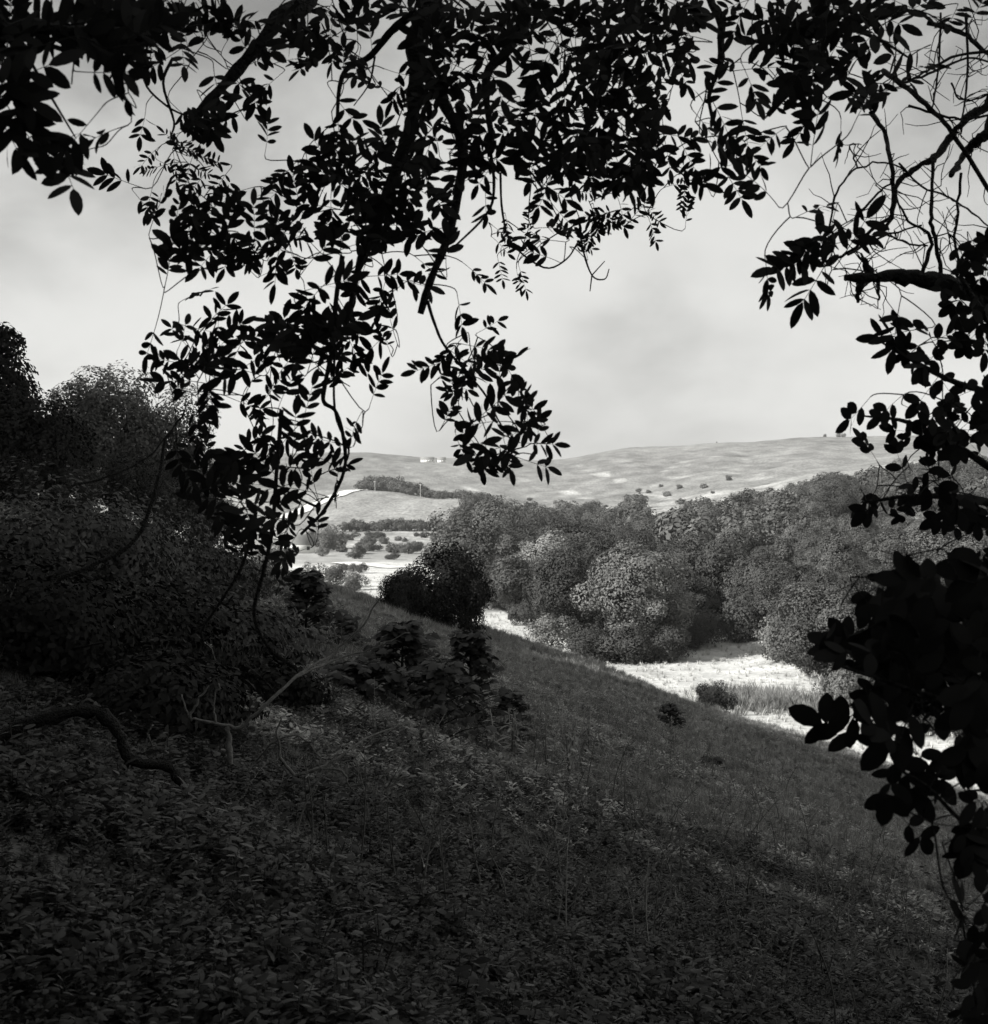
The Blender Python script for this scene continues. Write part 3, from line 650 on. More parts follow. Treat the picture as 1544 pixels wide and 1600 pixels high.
def ribbon(name, pts, w, mat, label, cat, lift=.06, kind=None):
    P = smooth_line([xy(*p) for p in pts], 10); T_ = np.gradient(P, axis=0); T_ /= np.linalg.norm(T_, axis=1)[:, None]; Nn = np.stack([-T_[:, 1], T_[:, 0]], -1)
    V = []
    for s in (-1, -.33, .33, 1):
        q = P + Nn * s * w / 2; V.append(np.column_stack([q, H(q[:, 0], q[:, 1]) + lift]))
    V = np.stack(V, 1).reshape(-1, 3); k = len(P); F = np.array([[i * 4 + j, i * 4 + j + 1, i * 4 + 5 + j, i * 4 + 4 + j] for i in range(k - 1) for j in range(3)])
    return tag(obj(name, mesh(name, V, [F[:, ::-1]], mat)), label, cat, kind=kind or 'structure')
ribbon('track', [(536, 352), (560, 344), (585, 336), (610, 332), (650, 330)], 7.5, M['chalk'], 'white chalk track crossing the valley floor', 'track', .25)
ribbon('track', [(440, 700), (500, 790), (545, 868), (568, 905)], 9, M['chalk'], 'pale track climbing the left edge of the smooth field', 'track', .4)
for px, d, h, lab in ((657, 868, 8.5, 'thin pale pole standing in the hedge above the smooth field'), (586, 893, 6.5, 'short pale pole on the brow of the smooth field, near the copse')):
    x, y = xy(px, d); a = Acc(); a.tube(np.array([[0, 0, -1], [0, 0, h * .5], [0, 0, h]]), [.2, .17, .14], 6); root = thing('telegraph_pole', lab, 'pole', (x, y, Hs(x, y))); obj('pole', a.mesh('pole', M['post']), root)
    a = Acc(); box(a, (0, 0, h - .5), (1.8, .18, .18)); obj('crossarm', a.mesh('crossarm', M['post']), root)

# ------------------------------------------------------------------ ground vegetation
def herb_mesh(seed, nl=9, mat='herb'):
    r = np.random.default_rng(seed); a = Acc(); ns = 3
    for s in range(ns):
        d = r.normal(0, .35, 2); hgt = r.uniform(.55, 1.0); top = np.array([d[0] * .5, d[1] * .5, hgt]); b = np.array([d[0] * .2, d[1] * .2, -.05]); a.tube(np.array([b, (b + top) / 2 + [0, 0, .05], top]), [.014, .012, .006], 3)
        for k in range(nl):
            t = .25 + .75 * (k + .5) / nl; p = b + (top - b) * t; an = k * 2.4 + r.normal(0, .3); L_ = .36 * (1.15 - .45 * t) * r.uniform(.7, 1.2)
            V, q, tt = leaflet(L_, L_ * r.uniform(.28, .50), r.uniform(.1, .5)); V = V @ rotx(r.normal(0, .35)).T; c, s_ = math.cos(.35 + r.normal(0, .25)), math.sin(.35 + r.normal(0, .25))
            V = V @ np.array([[c, 0, -s_], [0, 1, 0], [s_, 0, c]]).T; V = V @ rotz(an).T; a.add(V + p, q, tt)
    return a.mesh('herb', M[mat])
def tuft_mesh(seed, mat, nb=26, spread=.4, wd=.017, heads=0):
    r = np.random.default_rng(seed); a = Acc()
    for k in range(nb):
        an = r.uniform(0, 6.28); b = np.array([math.cos(an), math.sin(an), 0]) * r.uniform(0, spread); h = r.uniform(.5, 1.0); ln = np.array([math.cos(an), math.sin(an), 0]) * r.uniform(.05, .5) + r.normal(0, .08, 3)
        sd = np.array([-math.sin(an), math.cos(an), 0]) * wd; P1 = b + ln * .35 + [0, 0, h * .6]; P2 = b + ln + [0, 0, h * r.uniform(.85, 1)]
        a.add(np.array([b - sd, b + sd, P1 + sd * .8, P1 - sd * .8, P2]), np.array([[0, 1, 2, 3]]), np.array([[3, 2, 4]]))
        if k < heads: a.add(np.array([P2 - sd * 2.2, P2 + sd * 2.2, P2 + [0, 0, .16]]) , None, np.array([[0, 1, 2]]))
    return a.mesh('tuft', mat)
herbs = [herb_mesh(i) for i in range(6)]; mherbs = [herb_mesh(40 + i, 7, 'mherb') for i in range(5)]; tufts = [tuft_mesh(i, M['grass']) for i in range(4)]; hays = [tuft_mesh(20 + i, M['hay'], heads=14, wd=.03) for i in range(4)]
def area(n, d0, d1, seed, pad=60, dens=1.0):
    r = np.random.default_rng(seed); d = d0 + (d1 - d0) * r.random(n) ** dens; px = r.uniform(-pad, 1544 + pad, n); x = (px - CX) / FPX * d
    return x, d, px
def on_slope(x, y, m=0.): s, f, px = ground_parts(x, y); return s > f + m + 2.0 * sstep(900, 1150, px) * (y > 60)
x, y, px = area(26000, 2.0, 14, 31, 300, .75); P = np.column_stack([x, y, H(x, y)])
scatter('undergrowth', P, rng.uniform(.05, .17, len(P)) * (1 + .6 * und(x, y, 1.6, 47)), herbs, ('low leafy undergrowth covering the dark foreground slope', 'undergrowth'))
x, y, px = area(80000, 10.5, 60, 32, 80, 1.0); patch = und(x, y, 11, 44); k = (rng.random(len(x)) < np.clip(.65 + patch, .25, 1)); x, y = x[k], y[k]; P = np.column_stack([x, y, H(x, y)])
scatter('meadow_herbs', P, rng.uniform(.05, .19, len(P)) * (1 + .5 * und(x, y, 7, 45) + .6 * und(x, y, 2.2, 46)), mherbs, ('rank meadow herbs spread over the middle of the shaded slope', 'herbs'))
x, y, px = area(30000, 16, 80, 33, 80, .9); P = np.column_stack([x, y, H(x, y)]); k = on_slope(x, y, -.5); P = P[k]
scatter('slope_grass', P, rng.uniform(.10, .24, len(P)), tufts, ('rough grass in tufts over the shaded slope', 'grass'))
x, y, px = area(22000, 8.5, 26, 36, 120, .8); P = np.column_stack([x, y, H(x, y)])
scatter('fine_grass', P, rng.uniform(.05, .15, len(P)), tufts, ('fine short grass growing between the herbs on the near slope', 'grass'))
x, y, px = area(26000, 65, 175, 34, 60, 1.0); k = on_slope(x, y, -.3); P = np.column_stack([x, y, H(x, y)])[k]
scatter('brow_grass', P, rng.uniform(.2, .5, len(P)), tufts, ('rough grass along the far brow of the slope', 'grass'))
x, y, px = area(16000, 80, 300, 35, 60, 1.2); lo = wood_lo(px); k = (~on_slope(x, y, .3)) & ((px < 735) | (y < lo + 3)); P = np.column_stack([x, y, H(x, y)])[k]
scatter('hay_grass', P, rng.uniform(.15, .5, len(P)), hays, ('bleached dry grass on the sunlit valley field', 'dry grass'))
def stalk_mesh(seed):
    r = np.random.default_rng(seed); a = Acc(); le = r.normal(0, .22, 2); P = smooth_line([[0, 0, -.05], [le[0] * .2, le[1] * .2, .4], [le[0] * .6, le[1] * .6, .75], [le[0], le[1], 1.0]], 3); a.tube(P, np.linspace(.011, .004, len(P)), 4)
    for k in range(6):
        p = P[int(r.integers(3, len(P)))]; an = r.uniform(0, 6.28); d_ = np.array([math.cos(an), math.sin(an), r.uniform(.4, 1.3)]) * r.uniform(.08, .26); a.tube(np.array([p, p + d_ * .5 + [0, 0, -.01], p + d_]), [.005, .004, .003], 3)
        for j in range(3):
            V, q, tt = leaflet(.07 * r.uniform(.5, 1.4), .02, .3); a.add(V @ rotx(r.normal(0, .8)).T @ rotz(r.uniform(0, 6.28)).T + p + d_ * r.uniform(.3, 1), q, tt)
    return a.mesh('stalk', M['stalk'])
x, y, px = area(1500, 7, 30, 37, 40, .9); k = und(x, y, 6, 48) > -.1; P = np.column_stack([x, y, H(x, y)])[k]
scatter('dead_stalks', P, rng.uniform(.2, .62, len(P)), [stalk_mesh(60 + i) for i in range(6)], ('thin dry stalks standing up out of the undergrowth', 'stalks'), tilt=.18)
x, y, px = area(1100, 4.5, 18, 38, 60, .9); k = und(x, y, 4, 49) > .0; P = np.column_stack([x, y, H(x, y)])[k]
scatter('tall_herbs', P, rng.uniform(.13, .27, len(P)), herbs, ('taller leafy plants in clumps on the dark near slope', 'herbs'), tilt=.15)
# darker rank patch in the field
x = rng.normal(23, 2.2, 700); y = rng.normal(117, 2.6, 700); P = np.column_stack([x, y, H(x, y)])
scatter('rank_grass', P, rng.uniform(.7, 1.5, len(P)), tufts, ('dark rank grass patch between the small bush and the pale field', 'grass'))

# ------------------------------------------------------------------ saplings and bushes on the slope
def palm_leaf():
    pts = [(0, 0), (.12, .16), (.02, .42), (.30, .36), (.42, .52), (.55, .30), (.72, .27), (1, 0)]; P = np.array(pts); lo = P[1:-1][::-1] * [1, -1]; V = np.vstack([P, lo]); V = np.column_stack([V, -.18 * V[:, 0] ** 2 - .25 * V[:, 1] ** 2]); V = np.vstack([V, [[.32, 0, .03]]]); n = len(V) - 1
    return V, np.array([[i, (i + 1) % n, n] for i in range(n)])
PV, PF = palm_leaf(); SYC = mesh('sycamore_leaf', PV, [PF], M['sap'])
def sapling(px, pyb, pyt, d, label, n=150, wd=.5, seed=0, leaf=.12, lean=0.):
    r = np.random.default_rng(seed); x, y = xy(px, d); zb = Hs(x, y); h = at(px, pyt, d).z - zb; root = thing('sapling', label, 'sapling', (x, y, zb)); st = np.array([[0, 0, -.1], [lean * .3, 0, h * .35], [lean * .6, .1, h * .7], [lean, 0, h]])
    a = Acc(); st = smooth_line(st, 5); a.tube(st, np.linspace(.03, .006, len(st)), 6); obj('stem', a.mesh('stem', M['bark'], True), root); tw = Acc(); fo = Acc(); cnt = 0
    nb = max(6, n // 9)
    for k in range(nb):
        t = .12 + .88 * (k + .5) / nb; p = st[int(t * (len(st) - 1))]; an = k * 2.4 + r.normal(0, .3); L_ = wd * (1.15 - t * .85) * r.uniform(.7, 1.2); d_ = np.array([math.cos(an), math.sin(an), .35]); e = p + d_ * L_; tw.tube(np.array([p, (p + e) / 2 + [0, 0, .03], e]), [.008, .006, .003], 4)
        for j in range(9):
            q = p + (e - p) * (.3 + .7 * j / 8) ; s = leaf * r.uniform(.7, 1.25); a2 = an + (1 if j % 2 else -1) * r.uniform(.4, 1.3); dd = np.array([math.cos(a2), math.sin(a2), r.normal(-.25, .25)]); Fm = frame(dd, np.array([r.normal(0, .3), r.normal(0, .3) - .25, 1])); m4 = Matrix.Identity(4)
            for u in range(3):
                for v in range(3): m4[u][v] = float(Fm[u, v] * s)
                m4[u][3] = float(q[u])
            if cnt < 300: obj('leaf', SYC, root, mw=m4)
            else: fo.add(PV * s @ Fm.T + q, None, PF)
            cnt += 1
    if fo.n: tag(obj('foliage', fo.mesh('foliage', M['sap']), root), kind='stuff')
    tag(obj('twigs', tw.mesh('twigs', M['bark'], True), root), kind='stuff')
sapling(478, 1060, 893, 20, 'sycamore sapling on the left, tip rising past the brow into the pale field', 620, .55, 1)
sapling(628, 1150, 972, 17, 'sycamore sapling below the left end of the central hawthorn', 700, .60, 2)
sapling(735, 1130, 985, 17.5, 'sycamore sapling below the right end of the central hawthorn', 560, .48, 3)
sapling(560, 1150, 1040, 16, 'low sycamore sapling between the taller two', 500, .62, 4)
sapling(400, 1120, 960, 15, 'bushy sapling left of the tall sycamore sapling', 600, .7, 5)
sapling(1048, 1180, 1100, 34, 'thin leafy young tree alone in the middle of the shaded slope', 260, .42, 6)
sapling(1112, 1270, 1185, 24, 'small spindly seedling lower right of the thin young tree', 90, .26, 7, .12)
sapling(690, 1150, 1035, 15.5, 'low leafy sapling between and in front of the two hawthorn-side saplings', 330, .5, 8)
sapling(800, 1165, 1080, 17, 'small sapling beside the stand of tall weeds', 220, .35, 9, .10)
sapling(335, 1140, 985, 14, 'sapling left of centre rising behind the pale forked branch', 420, .55, 10)
sapling(535, 1060, 962, 22, 'slim sapling at the brow between the left sapling and the hawthorn', 200, .4, 11)
def weed(px, pyt, d, seed, label, group):
    r = np.random.default_rng(seed); x, y = xy(px, d); zb = Hs(x, y); h = max(.5, at(px, pyt, d).z - zb); root = thing('tall_weed', label, 'weed', (x, y, zb), group)
    a = Acc(); le = r.normal(0, .08) * h; P = np.array([[0, 0, -.05], [le * .3, 0, h * .5], [le, 0, h]]); a.tube(P, [.012, .009, .004], 4); obj('stem', a.mesh('stem', M['mherb']), root); a = Acc()
    for k in range(22):
        t = .1 + .9 * k / 21 * r.uniform(.9, 1); an = r.uniform(0, 6.28); L_ = .13 * (1.25 - t) * r.uniform(.4, 1.5) + .02; up = r.uniform(-.4, .9); V, q, tt = leaflet(L_, L_ * .3, .5); cu, su = math.cos(up), math.sin(up)
        V = V @ np.array([[cu, 0, -su], [0, 1, 0], [su, 0, cu]]).T @ rotz(an).T; a.add(V + [le * t, 0, h * t], q, tt)
    tag(obj('leaves', a.mesh('leaves', M['mherb']), root), kind='stuff')
r = np.random.default_rng(12)
for k in range(40):
    px = r.uniform(770, 930); weed(px, r.uniform(1105, 1165), r.uniform(15, 21), 100 + k, 'tall thin weed in the stand right of the saplings', 'stand of tall weeds right of the saplings')
def leafy_bush(px, pyt, d, w, label, n=3200, leaf=.05, seed=0, mat='sap'):
    x, y = xy(px, d); zb = Hs(x, y); h = at(px, pyt, d).z - zb; V, F = crown(seed + 300, n=n, leaf=leaf / w, w=.5, h=.5 * h / w, zc=.5 * h / w, lumps=26, vol=.75, lsz=.4)
    root = thing('bush', label, 'bush', (x, y, zb)); tag(obj('foliage', mesh('foliage', V * w, [F], M[mat]), root), kind='stuff'); r = np.random.default_rng(seed)
    for k in range(4):
        e = np.array([r.normal(0, w * .2), r.normal(0, w * .2), h * .8]); a = Acc(); a.tube(smooth_line([np.zeros(3) - [0, 0, .1], e * .5 + r.normal(0, .05, 3), e], 4), np.linspace(.025, .006, 9), 5); obj('stem', a.mesh('stem', M['bark'], True), root)
for k, (px, pt, d, w, lab) in enumerate((
    (60, 860, 17, 4.2, 'large leafy bush at the left edge under the dark wood'), (200, 880, 21, 4.4, 'leafy bush left of the hanging twigs, catching dull light'), (290, 905, 25, 3.2, 'leafy bush behind the hanging bare twigs'),
    (20, 960, 11, 2.8, 'near bush at the left edge above the arched branch'), (150, 1000, 12, 2.6, 'dark bush behind the arched dead branch'), (280, 1010, 14, 2.6, 'dark bush behind the pale fallen branch'), (395, 1080, 13, 1.5, 'low dark bush right of the pale fallen branch'),
    (240, 1080, 10, 1.6, 'low dark growth behind the arched dead branch'))):
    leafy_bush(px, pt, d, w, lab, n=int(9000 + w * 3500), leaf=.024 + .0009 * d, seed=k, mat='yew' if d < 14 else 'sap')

# ------------------------------------------------------------------ dead branches in the undergrowth
def gl(px, py, d): return np.array(at(px, py, d))
def deadwood(name, label, cat, mat, *limbs, kids='branch'):
    base = limbs[0][0][0]; root = thing(name, label, cat, tuple(float(v) for v in base))
    for i, (P, r0, r1) in enumerate(limbs): limb(kids if i else 'stem', P, r0, r1, root, mat, base, 7, jit=.006)
    return root
deadwood('arched_branch', 'thick dark dead branch arching out of the ground at the left', 'branch', M['bark'],
    (PL((-60, 1200, 7.5), (10, 1150, 7.5), (70, 1122, 7.5), (150, 1112, 7.5), (185, 1145, 7.5), (203, 1185, 7.5), (262, 1200, 7.5), (285, 1225, 7.5)), .046, .026), (PL((150, 1112, 7.5), (168, 1098, 7.5), (180, 1080, 7.5)), .012, .004), (PL((200, 1190, 7.5), (196, 1204, 7.5), (199, 1220, 7.5)), .018, .01))
deadwood('fallen_branch', 'pale bare forked branch rising out of the dark undergrowth', 'branch', M['dead'],
    (PL((360, 1195, 8.61), (357, 1165, 8.61), (357, 1134, 8.61)), .022, .016), (PL((357, 1134, 8.61), (375, 1136, 8.61), (420, 1095, 8.61), (465, 1057, 8.77), (520, 1020, 9.02), (560, 985, 9.02), (600, 925, 9.02)), .014, .005), (PL((357, 1134, 8.61), (310, 1125, 8.61), (295, 1118, 8.61), (282, 1085, 8.61)), .012, .005), (PL((297, 1120, 8.61), (310, 1095, 8.61), (325, 1072, 8.61)), .009, .004), (PL((337, 1128, 8.61), (334, 1100, 8.61), (343, 1070, 8.61)), .008, .004), (PL((465, 1057, 8.77), (530, 1030, 9.02), (590, 1010, 9.02), (640, 985, 9.02)), .008, .003), (PL((383, 1128, 8.61), (392, 1112, 8.53)), .006, .003), (PL((560, 985, 9.02), (585, 940, 9.18)), .005, .003))
deadwood('fallen_branch', 'pale curved twiggy branch lying across the undergrowth in the middle', 'branch', M['dead'],
    (PL((460, 1212, 8.74), (500, 1200, 8.74), (540, 1175, 8.83), (580, 1150, 9.02), (640, 1130, 9.20)), .012, .005), (PL((460, 1212, 8.74), (440, 1185, 8.74), (433, 1150, 8.74), (440, 1120, 8.74)), .012, .005), (PL((500, 1200, 8.74), (535, 1205, 8.74), (545, 1228, 8.74), (560, 1222, 8.74), (556, 1190, 8.74)), .009, .004), (PL((400, 1190, 8.83), (430, 1158, 8.74), (470, 1150, 8.74), (500, 1185, 8.74)), .007, .005))
deadwood('fallen_stick', 'short pale stick lying right of the curved twiggy branch', 'stick', M['dead'], (PL((600, 1238, 8.28), (618, 1222, 8.28), (640, 1210, 8.28)), .009, .004), (PL((618, 1222, 8.28), (625, 1200, 8.28)), .005, .003))
deadwood('dead_twig', 'small pale forked twig between the arched and the pale branches', 'twig', M['dead'], (PL((258, 1180, 8.74), (236, 1160, 8.74), (232, 1145, 8.74), (240, 1132, 8.74)), .010, .004), (PL((236, 1160, 8.74), (250, 1152, 8.74), (262, 1148, 8.74)), .005, .002))
deadwood('dead_sapling', 'thin dark curved stem against the left-hand wood', 'sapling', M['bark'], (PL((90, 905, 9), (150, 880, 9), (215, 840, 9), (245, 760, 9), (260, 690, 9), (290, 640, 9)), .02, .006), (PL((110, 760, 9), (170, 745, 9), (230, 715, 9), (280, 660, 9)), .009, .004))

# ------------------------------------------------------------------ near trees framing the view
ONE = zone(lambda x, y: True)
ZM = zone(lambda x, y: not (is_fine(x, y) or is_big(x, y) or is_spray(x, y) or is_rs(x, y) or is_ne(x, y) or is_r(x, y)) and x < 1300 and y < 930)
ax, ay = -2.3, 2.0; az = Hs(ax, ay)
T0 = [np.array(p, float) for p in ((ax, ay, az - .2), (ax + .1, ay, az + 1.5), (ax + .05, ay + .1, az + 3), (ax + .3, ay + .4, az + 4.4), (ax + .9, ay + 1.0, az + 5.4))]
j1, j2, j3 = T0[3], T0[4], T0[2]
def arc(a, *pts): return [a, (a + pts[0]) / 2 + np.array([0, 0, .35])] + list(pts)
lines = [(T0, .17, .09),
 (arc(j1, *PL((470, -90, 4.6), (432, 30, 4.5), (372, 108, 4.5), (322, 163, 4.5), (285, 205, 4.5))), .045, .012),
 (arc(j2, *PL((652, -90, 4.4), (648, 60, 4.4), (650, 130, 4.4), (640, 205, 4.4), (610, 290, 4.4), (590, 350, 4.4), (560, 420, 4.4), (545, 500, 4.4))), .042, .010),
 (PL((652, 90, 4.4), (690, 155, 4.35), (722, 225, 4.3), (716, 300, 4.3), (700, 370, 4.3), (672, 440, 4.3), (657, 490, 4.3)), .019, .012),
 (PL((668, 470, 4.3), (679, 505, 4.3), (698, 545, 4.3), (755, 612, 4.3), (778, 655, 4.3), (800, 690, 4.3)), .006, .002),
 (PL((648, 20, 4.4), (612, 48, 4.5), (578, 88, 4.6), (542, 108, 4.6), (530, 140, 4.6), (527, 188, 4.6)), .016, .006),
 (PL((586, 88, 4.6), (577, 130, 4.6), (553, 165, 4.6)), .004, .002),
 (PL((535, 400, 4.4), (525, 470, 4.4), (520, 540, 4.4), (508, 600, 4.4), (506, 628, 4.4), (524, 642, 4.4), (536, 680, 4.4), (538, 735, 4.4), (508, 795, 4.4), (470, 835, 4.4)), .009, .005),
 (PL((524, 500, 4.4), (523, 640, 4.4), (545, 700, 4.4), (535, 735, 4.4)), .005, .003),
 (PL((500, 794, 4.4), (470, 780, 4.4), (432, 757, 4.4)), .005, .003),
 (PL((440, 640, 4.4), (432, 740, 4.4), (425, 830, 4.4), (410, 900, 4.4), (397, 960, 4.4), (420, 1012, 4.4), (465, 1047, 4.4)), .008, .006),
 (PL((400, 800, 4.6), (380, 880, 4.6), (345, 940, 4.6), (316, 985, 4.6), (322, 1015, 4.6)), .007, .004),
 (PL((338, 935, 4.6), (352, 945, 4.6), (365, 930, 4.6)), .005, .003),
 (arc(j2, *PL((790, -80, 4.3), (800, 60, 4.2), (760, 120, 4.2), (770, 230, 4.2))), .035, .008),
 (arc(j2, *PL((960, -80, 4.5), (955, 60, 4.4), (930, 160, 4.4), (900, 250, 4.4))), .035, .008),
 (PL((765, 225, 4.25), (772, 290, 4.3), (760, 335, 4.3), (700, 395, 4.3)), .006, .003),
 (PL((782, 270, 5.5), (785, 330, 5.5), (800, 380, 5.5), (850, 418, 5.5), (885, 405, 5.5), (905, 375, 5.5)), .005, .003),
 (PL((905, 340, 5.5), (910, 385, 5.5), (925, 430, 5.5), (945, 436, 5.5), (952, 420, 5.5)), .005, .002), (PL((925, 430, 5.5), (922, 455, 5.5)), .003, .002), (PL((925, 430, 5.5), (945, 408, 5.5)), .003, .002),
 (PL((270, 90, 4.6), (255, 130, 4.6), (272, 190, 4.6), (268, 215, 4.6), (285, 240, 4.6)), .006, .003),
 (PL((232, 60, 4.6), (225, 125, 4.6), (260, 165, 4.6), (300, 185, 4.6)), .005, .003)]
over = [((-1.5, 1.5, 4.6), (3.2, 3.2, 1.8), 1300), ((1.2, 2.6, 4.8), (3.2, 3.0, 1.6), 1200), ((-3.5, -1, 4.0), (2.5, 3, 2.2), 600), ((1.0, -2.5, 4.0), (3.5, 2.5, 2), 700)]
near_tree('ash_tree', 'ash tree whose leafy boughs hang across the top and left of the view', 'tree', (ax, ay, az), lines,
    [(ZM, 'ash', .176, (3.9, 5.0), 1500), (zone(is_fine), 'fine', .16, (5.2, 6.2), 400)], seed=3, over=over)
bx, by = -1.75, 1.1; bz = Hs(bx, by)
B0 = [np.array(p, float) for p in ((bx, by, bz - .2), (bx - .05, by, bz + 1.2), (bx, by + .2, bz + 2.6), (bx + .2, by + .8, bz + 3.3))]
near_tree('ash_tree', 'nearer ash tree whose bigger leaves fill the top left corner', 'tree', (bx, by, bz),
    [(B0, .08, .05), (arc(B0[3], *PL((-60, -30, 3.0), (60, 40, 3.0), (170, 50, 3.0), (240, 60, 3.0))), .03, .008), (PL((-20, -10, 3.0), (35, 100, 3.0), (50, 180, 3.0), (70, 230, 3.0)), .012, .004), (PL((50, 100, 3.0), (85, 160, 3.0), (118, 215, 3.0)), .004, .002)],
    [(zone(is_big), 'ash', .225, (2.8, 3.25), 300)], seed=5)
cx_, cy_ = 3.3, 3.6; cz = Hs(cx_, cy_)
C0 = [np.array(p, float) for p in ((cx_, cy_, cz - .2), (cx_ - .1, cy_, cz + 2), (cx_ - .3, cy_, cz + 4), (cx_ - .6, cy_ + .2, cz + 5.6))]
near_tree('ash_tree', 'ash tree off to the right whose boughs fill the top right with dense leaves', 'tree', (cx_, cy_, cz),
    [(C0, .15, .08), (arc(C0[3], *PL((1330, -70, 4.3), (1290, 60, 4.3), (1250, 120, 4.3), (1200, 180, 4.3))), .035, .008), (arc(C0[3], *PL((1150, -90, 4.5), (1128, 40, 4.5), (1126, 100, 4.5), (1108, 150, 4.5), (1118, 200, 4.5))), .02, .005), (PL((1290, 30, 4.3), (1370, 60, 4.1), (1420, 90, 4.1)), .008, .003)],
    [(zone(is_r), 'ash', .185, (3.7, 4.6), 700), (zone(is_spray), 'ash', .215, (4.0, 4.4), 120)], seed=8)
# bare elder: gnarled limb, many leafless twigs
ex, ey = 2.6, 4.9; ez = Hs(ex, ey)
E0 = [np.array(p, float) for p in ((ex, ey, ez - .2), (ex + .05, ey, ez + 1.4), (ex - .05, ey, ez + 2.6), (ex - .1, ey, ez + 3.6), (ex - .2, ey, ez + 5.0))]
root = thing('elder_tree', 'half-dead elder at the right edge with a gnarled limb and bare twigs', 'tree', (ex, ey, ez)); org = np.array((ex, ey, ez)); Wd = [limb('trunk', E0, .09, .05, root, M['bark'], org, 8)]
D5 = 4.9
def q(*p): return PL(*[(a, b, D5 + rng.normal(0, .06)) for a, b in p])
for P, r0, r1 in [
    ([E0[2], *q((1620, 520), (1544, 470), (1490, 447), (1440, 436), (1400, 431), (1362, 434), (1320, 434))], .05, .012), (q((1352, 436), (1343, 450), (1341, 472)), .02, .006), (q((1362, 434), (1352, 412), (1346, 398)), .018, .004), (q((1372, 438), (1372, 455), (1371, 472)), .008, .003),
    (q((1361, 176), (1382, 208), (1392, 255), (1396, 330), (1360, 360), (1330, 392), (1290, 410)), .009, .005), ([E0[3], *q((1600, 130), (1544, 165), (1505, 190), (1480, 222), (1455, 250), (1420, 270), (1400, 295), (1388, 350), (1345, 385))], .02, .005),
    ([E0[3], *q((1600, 170), (1544, 208), (1520, 226), (1505, 245), (1488, 273))], .03, .009), (q((1380, 110), (1410, 132), (1455, 170), (1490, 210), (1540, 290), (1600, 360)), .010, .007), (q((1450, 35), (1500, 50), (1530, 72), (1560, 110)), .009, .007), (q((1590, 78), (1500, 85), (1450, 110), (1415, 128)), .006, .003),
    (q((1405, 255), (1440, 292), (1480, 305), (1520, 335), (1560, 365)), .004, .003), (q((1296, 355), (1308, 300), (1338, 265), (1382, 254), (1420, 270)), .004, .003), (q((1338, 340), (1372, 302), (1396, 285)), .005, .003), (q((1458, 255), (1455, 330), (1460, 370), (1475, 440)), .006, .008), (q((1502, 270), (1495, 350), (1497, 445)), .005, .005),
    (q((1325, 398), (1380, 370), (1440, 350)), .005, .003), (q((1440, 432), (1455, 372), (1420, 345), (1400, 300)), .008, .003), (q((1509, 20), (1512, 120), (1500, 210)), .005, .003), (q((1470, 20), (1466, 120), (1455, 172)), .004, .003), (q((1388, 368), (1425, 382), (1450, 384)), .004, .003), (q((1455, 372), (1480, 365)), .003, .002), (q((1340, 262), (1330, 230), (1345, 225)), .003, .0015), (q((1410, 130), (1460, 112), (1510, 92), (1560, 100)), .005, .004), (q((1420, 165), (1465, 178), (1510, 185), (1560, 178)), .005, .004), (q((1487, 130), (1500, 155), (1540, 150), (1560, 130)), .0035, .003)]:
    Wd.append(limb('branch', P, r0, r1, root, M['bark'], org, 6, jit=.003))
tw = Acc(); r = np.random.default_rng(77)
for P in Wd[1:]:
    for _ in range(7):
        p = P[int(r.integers(1, len(P)))]; d_ = np.array([r.normal(0, 1), r.normal(0, .3), r.normal(0, 1)]); L_ = r.uniform(.04, .22); Q = [p]
        for k in range(5): d_ = d_ + r.normal(0, .6, 3) * [1, .3, 1]; Q.append(Q[-1] + d_ / np.linalg.norm(d_) * L_ / 5)
        tw.tube(np.array(Q) - org, np.linspace(.0022, .001, 6), 4)
tag(obj('twigs', tw.mesh('twigs', M['bark'], True), root), kind='stuff')
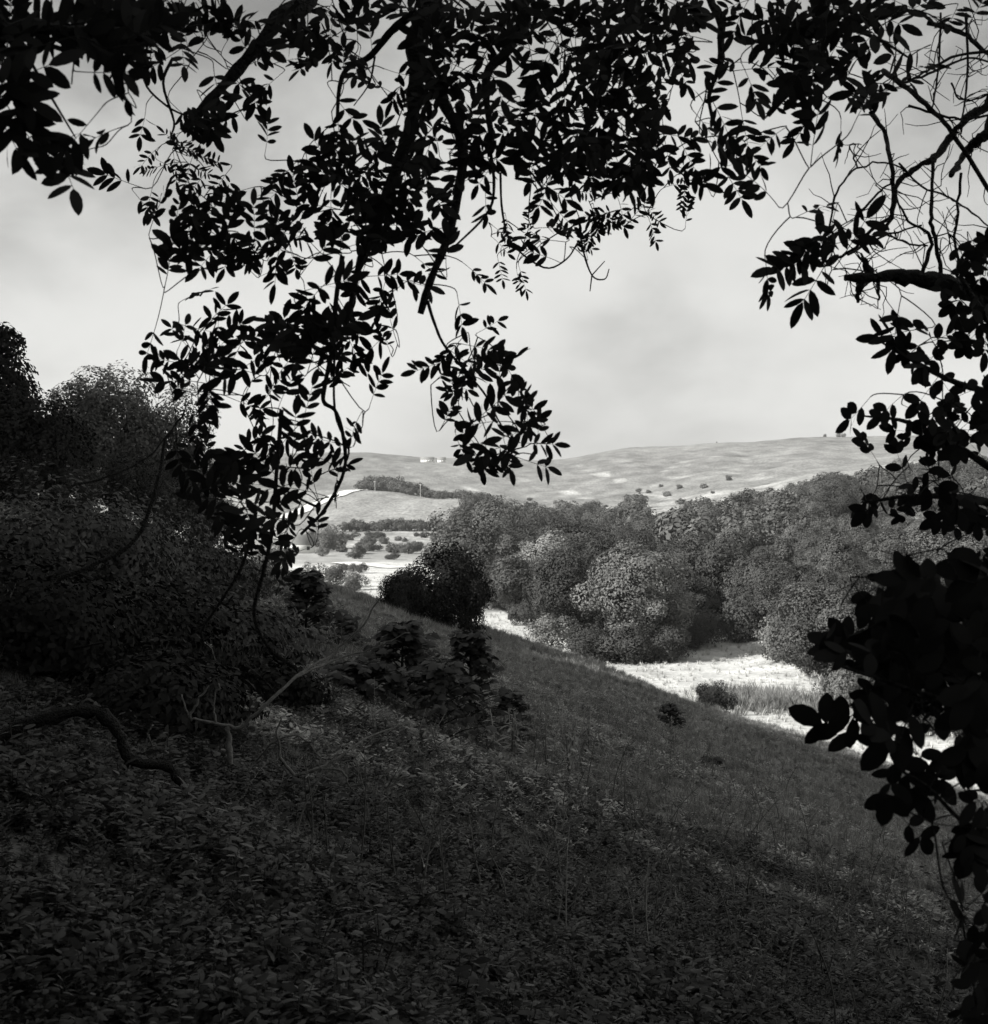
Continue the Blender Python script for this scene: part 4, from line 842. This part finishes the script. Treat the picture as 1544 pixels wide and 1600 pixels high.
# leafy elder behind it at the right edge
fx, fy = 2.25, 4.35; fz = Hs(fx, fy)
F0 = [np.array(p, float) for p in ((fx, fy, fz - .2), (fx - .1, fy, fz + 1.0), (fx - .35, fy, fz + 1.9), (fx - .4, fy, fz + 2.6), (fx - .45, fy, fz + 3.1))]
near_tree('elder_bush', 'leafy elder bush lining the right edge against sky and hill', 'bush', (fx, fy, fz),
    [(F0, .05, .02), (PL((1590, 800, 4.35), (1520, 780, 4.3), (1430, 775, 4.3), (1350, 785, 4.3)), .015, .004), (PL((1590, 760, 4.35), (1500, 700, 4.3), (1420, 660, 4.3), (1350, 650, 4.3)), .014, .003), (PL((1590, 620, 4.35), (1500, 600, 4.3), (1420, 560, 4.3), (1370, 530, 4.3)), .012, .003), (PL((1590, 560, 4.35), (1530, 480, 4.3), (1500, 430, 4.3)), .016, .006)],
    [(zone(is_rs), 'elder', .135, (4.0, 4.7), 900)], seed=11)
gx_, gy_ = 1.75, 2.75; gz_ = Hs(gx_, gy_)
G0 = [np.array(p, float) for p in ((gx_, gy_, gz_ - .2), (gx_ - .3, gy_, gz_ + .6), (gx_ - .6, gy_ - .05, gz_ + 1.1), (gx_ - .75, gy_, gz_ + 1.5))]
near_tree('elder_bush', 'near elder bush with large blurred black leaves at the lower right', 'bush', (gx_, gy_, gz_),
    [(G0, .03, .012), (PL((1560, 1160, 2.75), (1480, 1100, 2.7), (1400, 1070, 2.7), (1310, 1040, 2.7)), .008, .003), (PL((1570, 1100, 2.8), (1500, 960, 2.8), (1440, 930, 2.8)), .008, .003), (PL((1600, 1250, 2.7), (1520, 1290, 2.7), (1450, 1230, 2.7), (1400, 1200, 2.7)), .006, .003)],
    [(zone(is_ne), 'elder', .155, (2.5, 3.1), 500)], seed=14)
# ------------------------------------------------------------------ air
a = Acc(); HZT = 125.0; box(a, (0, 2000, (HZT - 60) / 2), (6200, 7600, HZT + 60)); hm = bpy.data.materials.new('haze_air'); hm.use_nodes = True; hn = hm.node_tree; hn.nodes.remove(hn.nodes['Principled BSDF'])
pv = hn.nodes.new('ShaderNodeVolumePrincipled'); pv.inputs['Color'].default_value = (.95, .95, .93, 1); pv.inputs['Density'].default_value = HAZE; pv.inputs['Anisotropy'].default_value = .3; hn.links.new(pv.outputs[0], hn.nodes['Material Output'].inputs['Volume'])
tag(obj('haze', a.mesh('haze', hm)), kind='stuff')
dg = sum(len(m.polygons) for m in bpy.data.meshes); print('polygons', dg)
print('objects', len(bpy.data.objects))
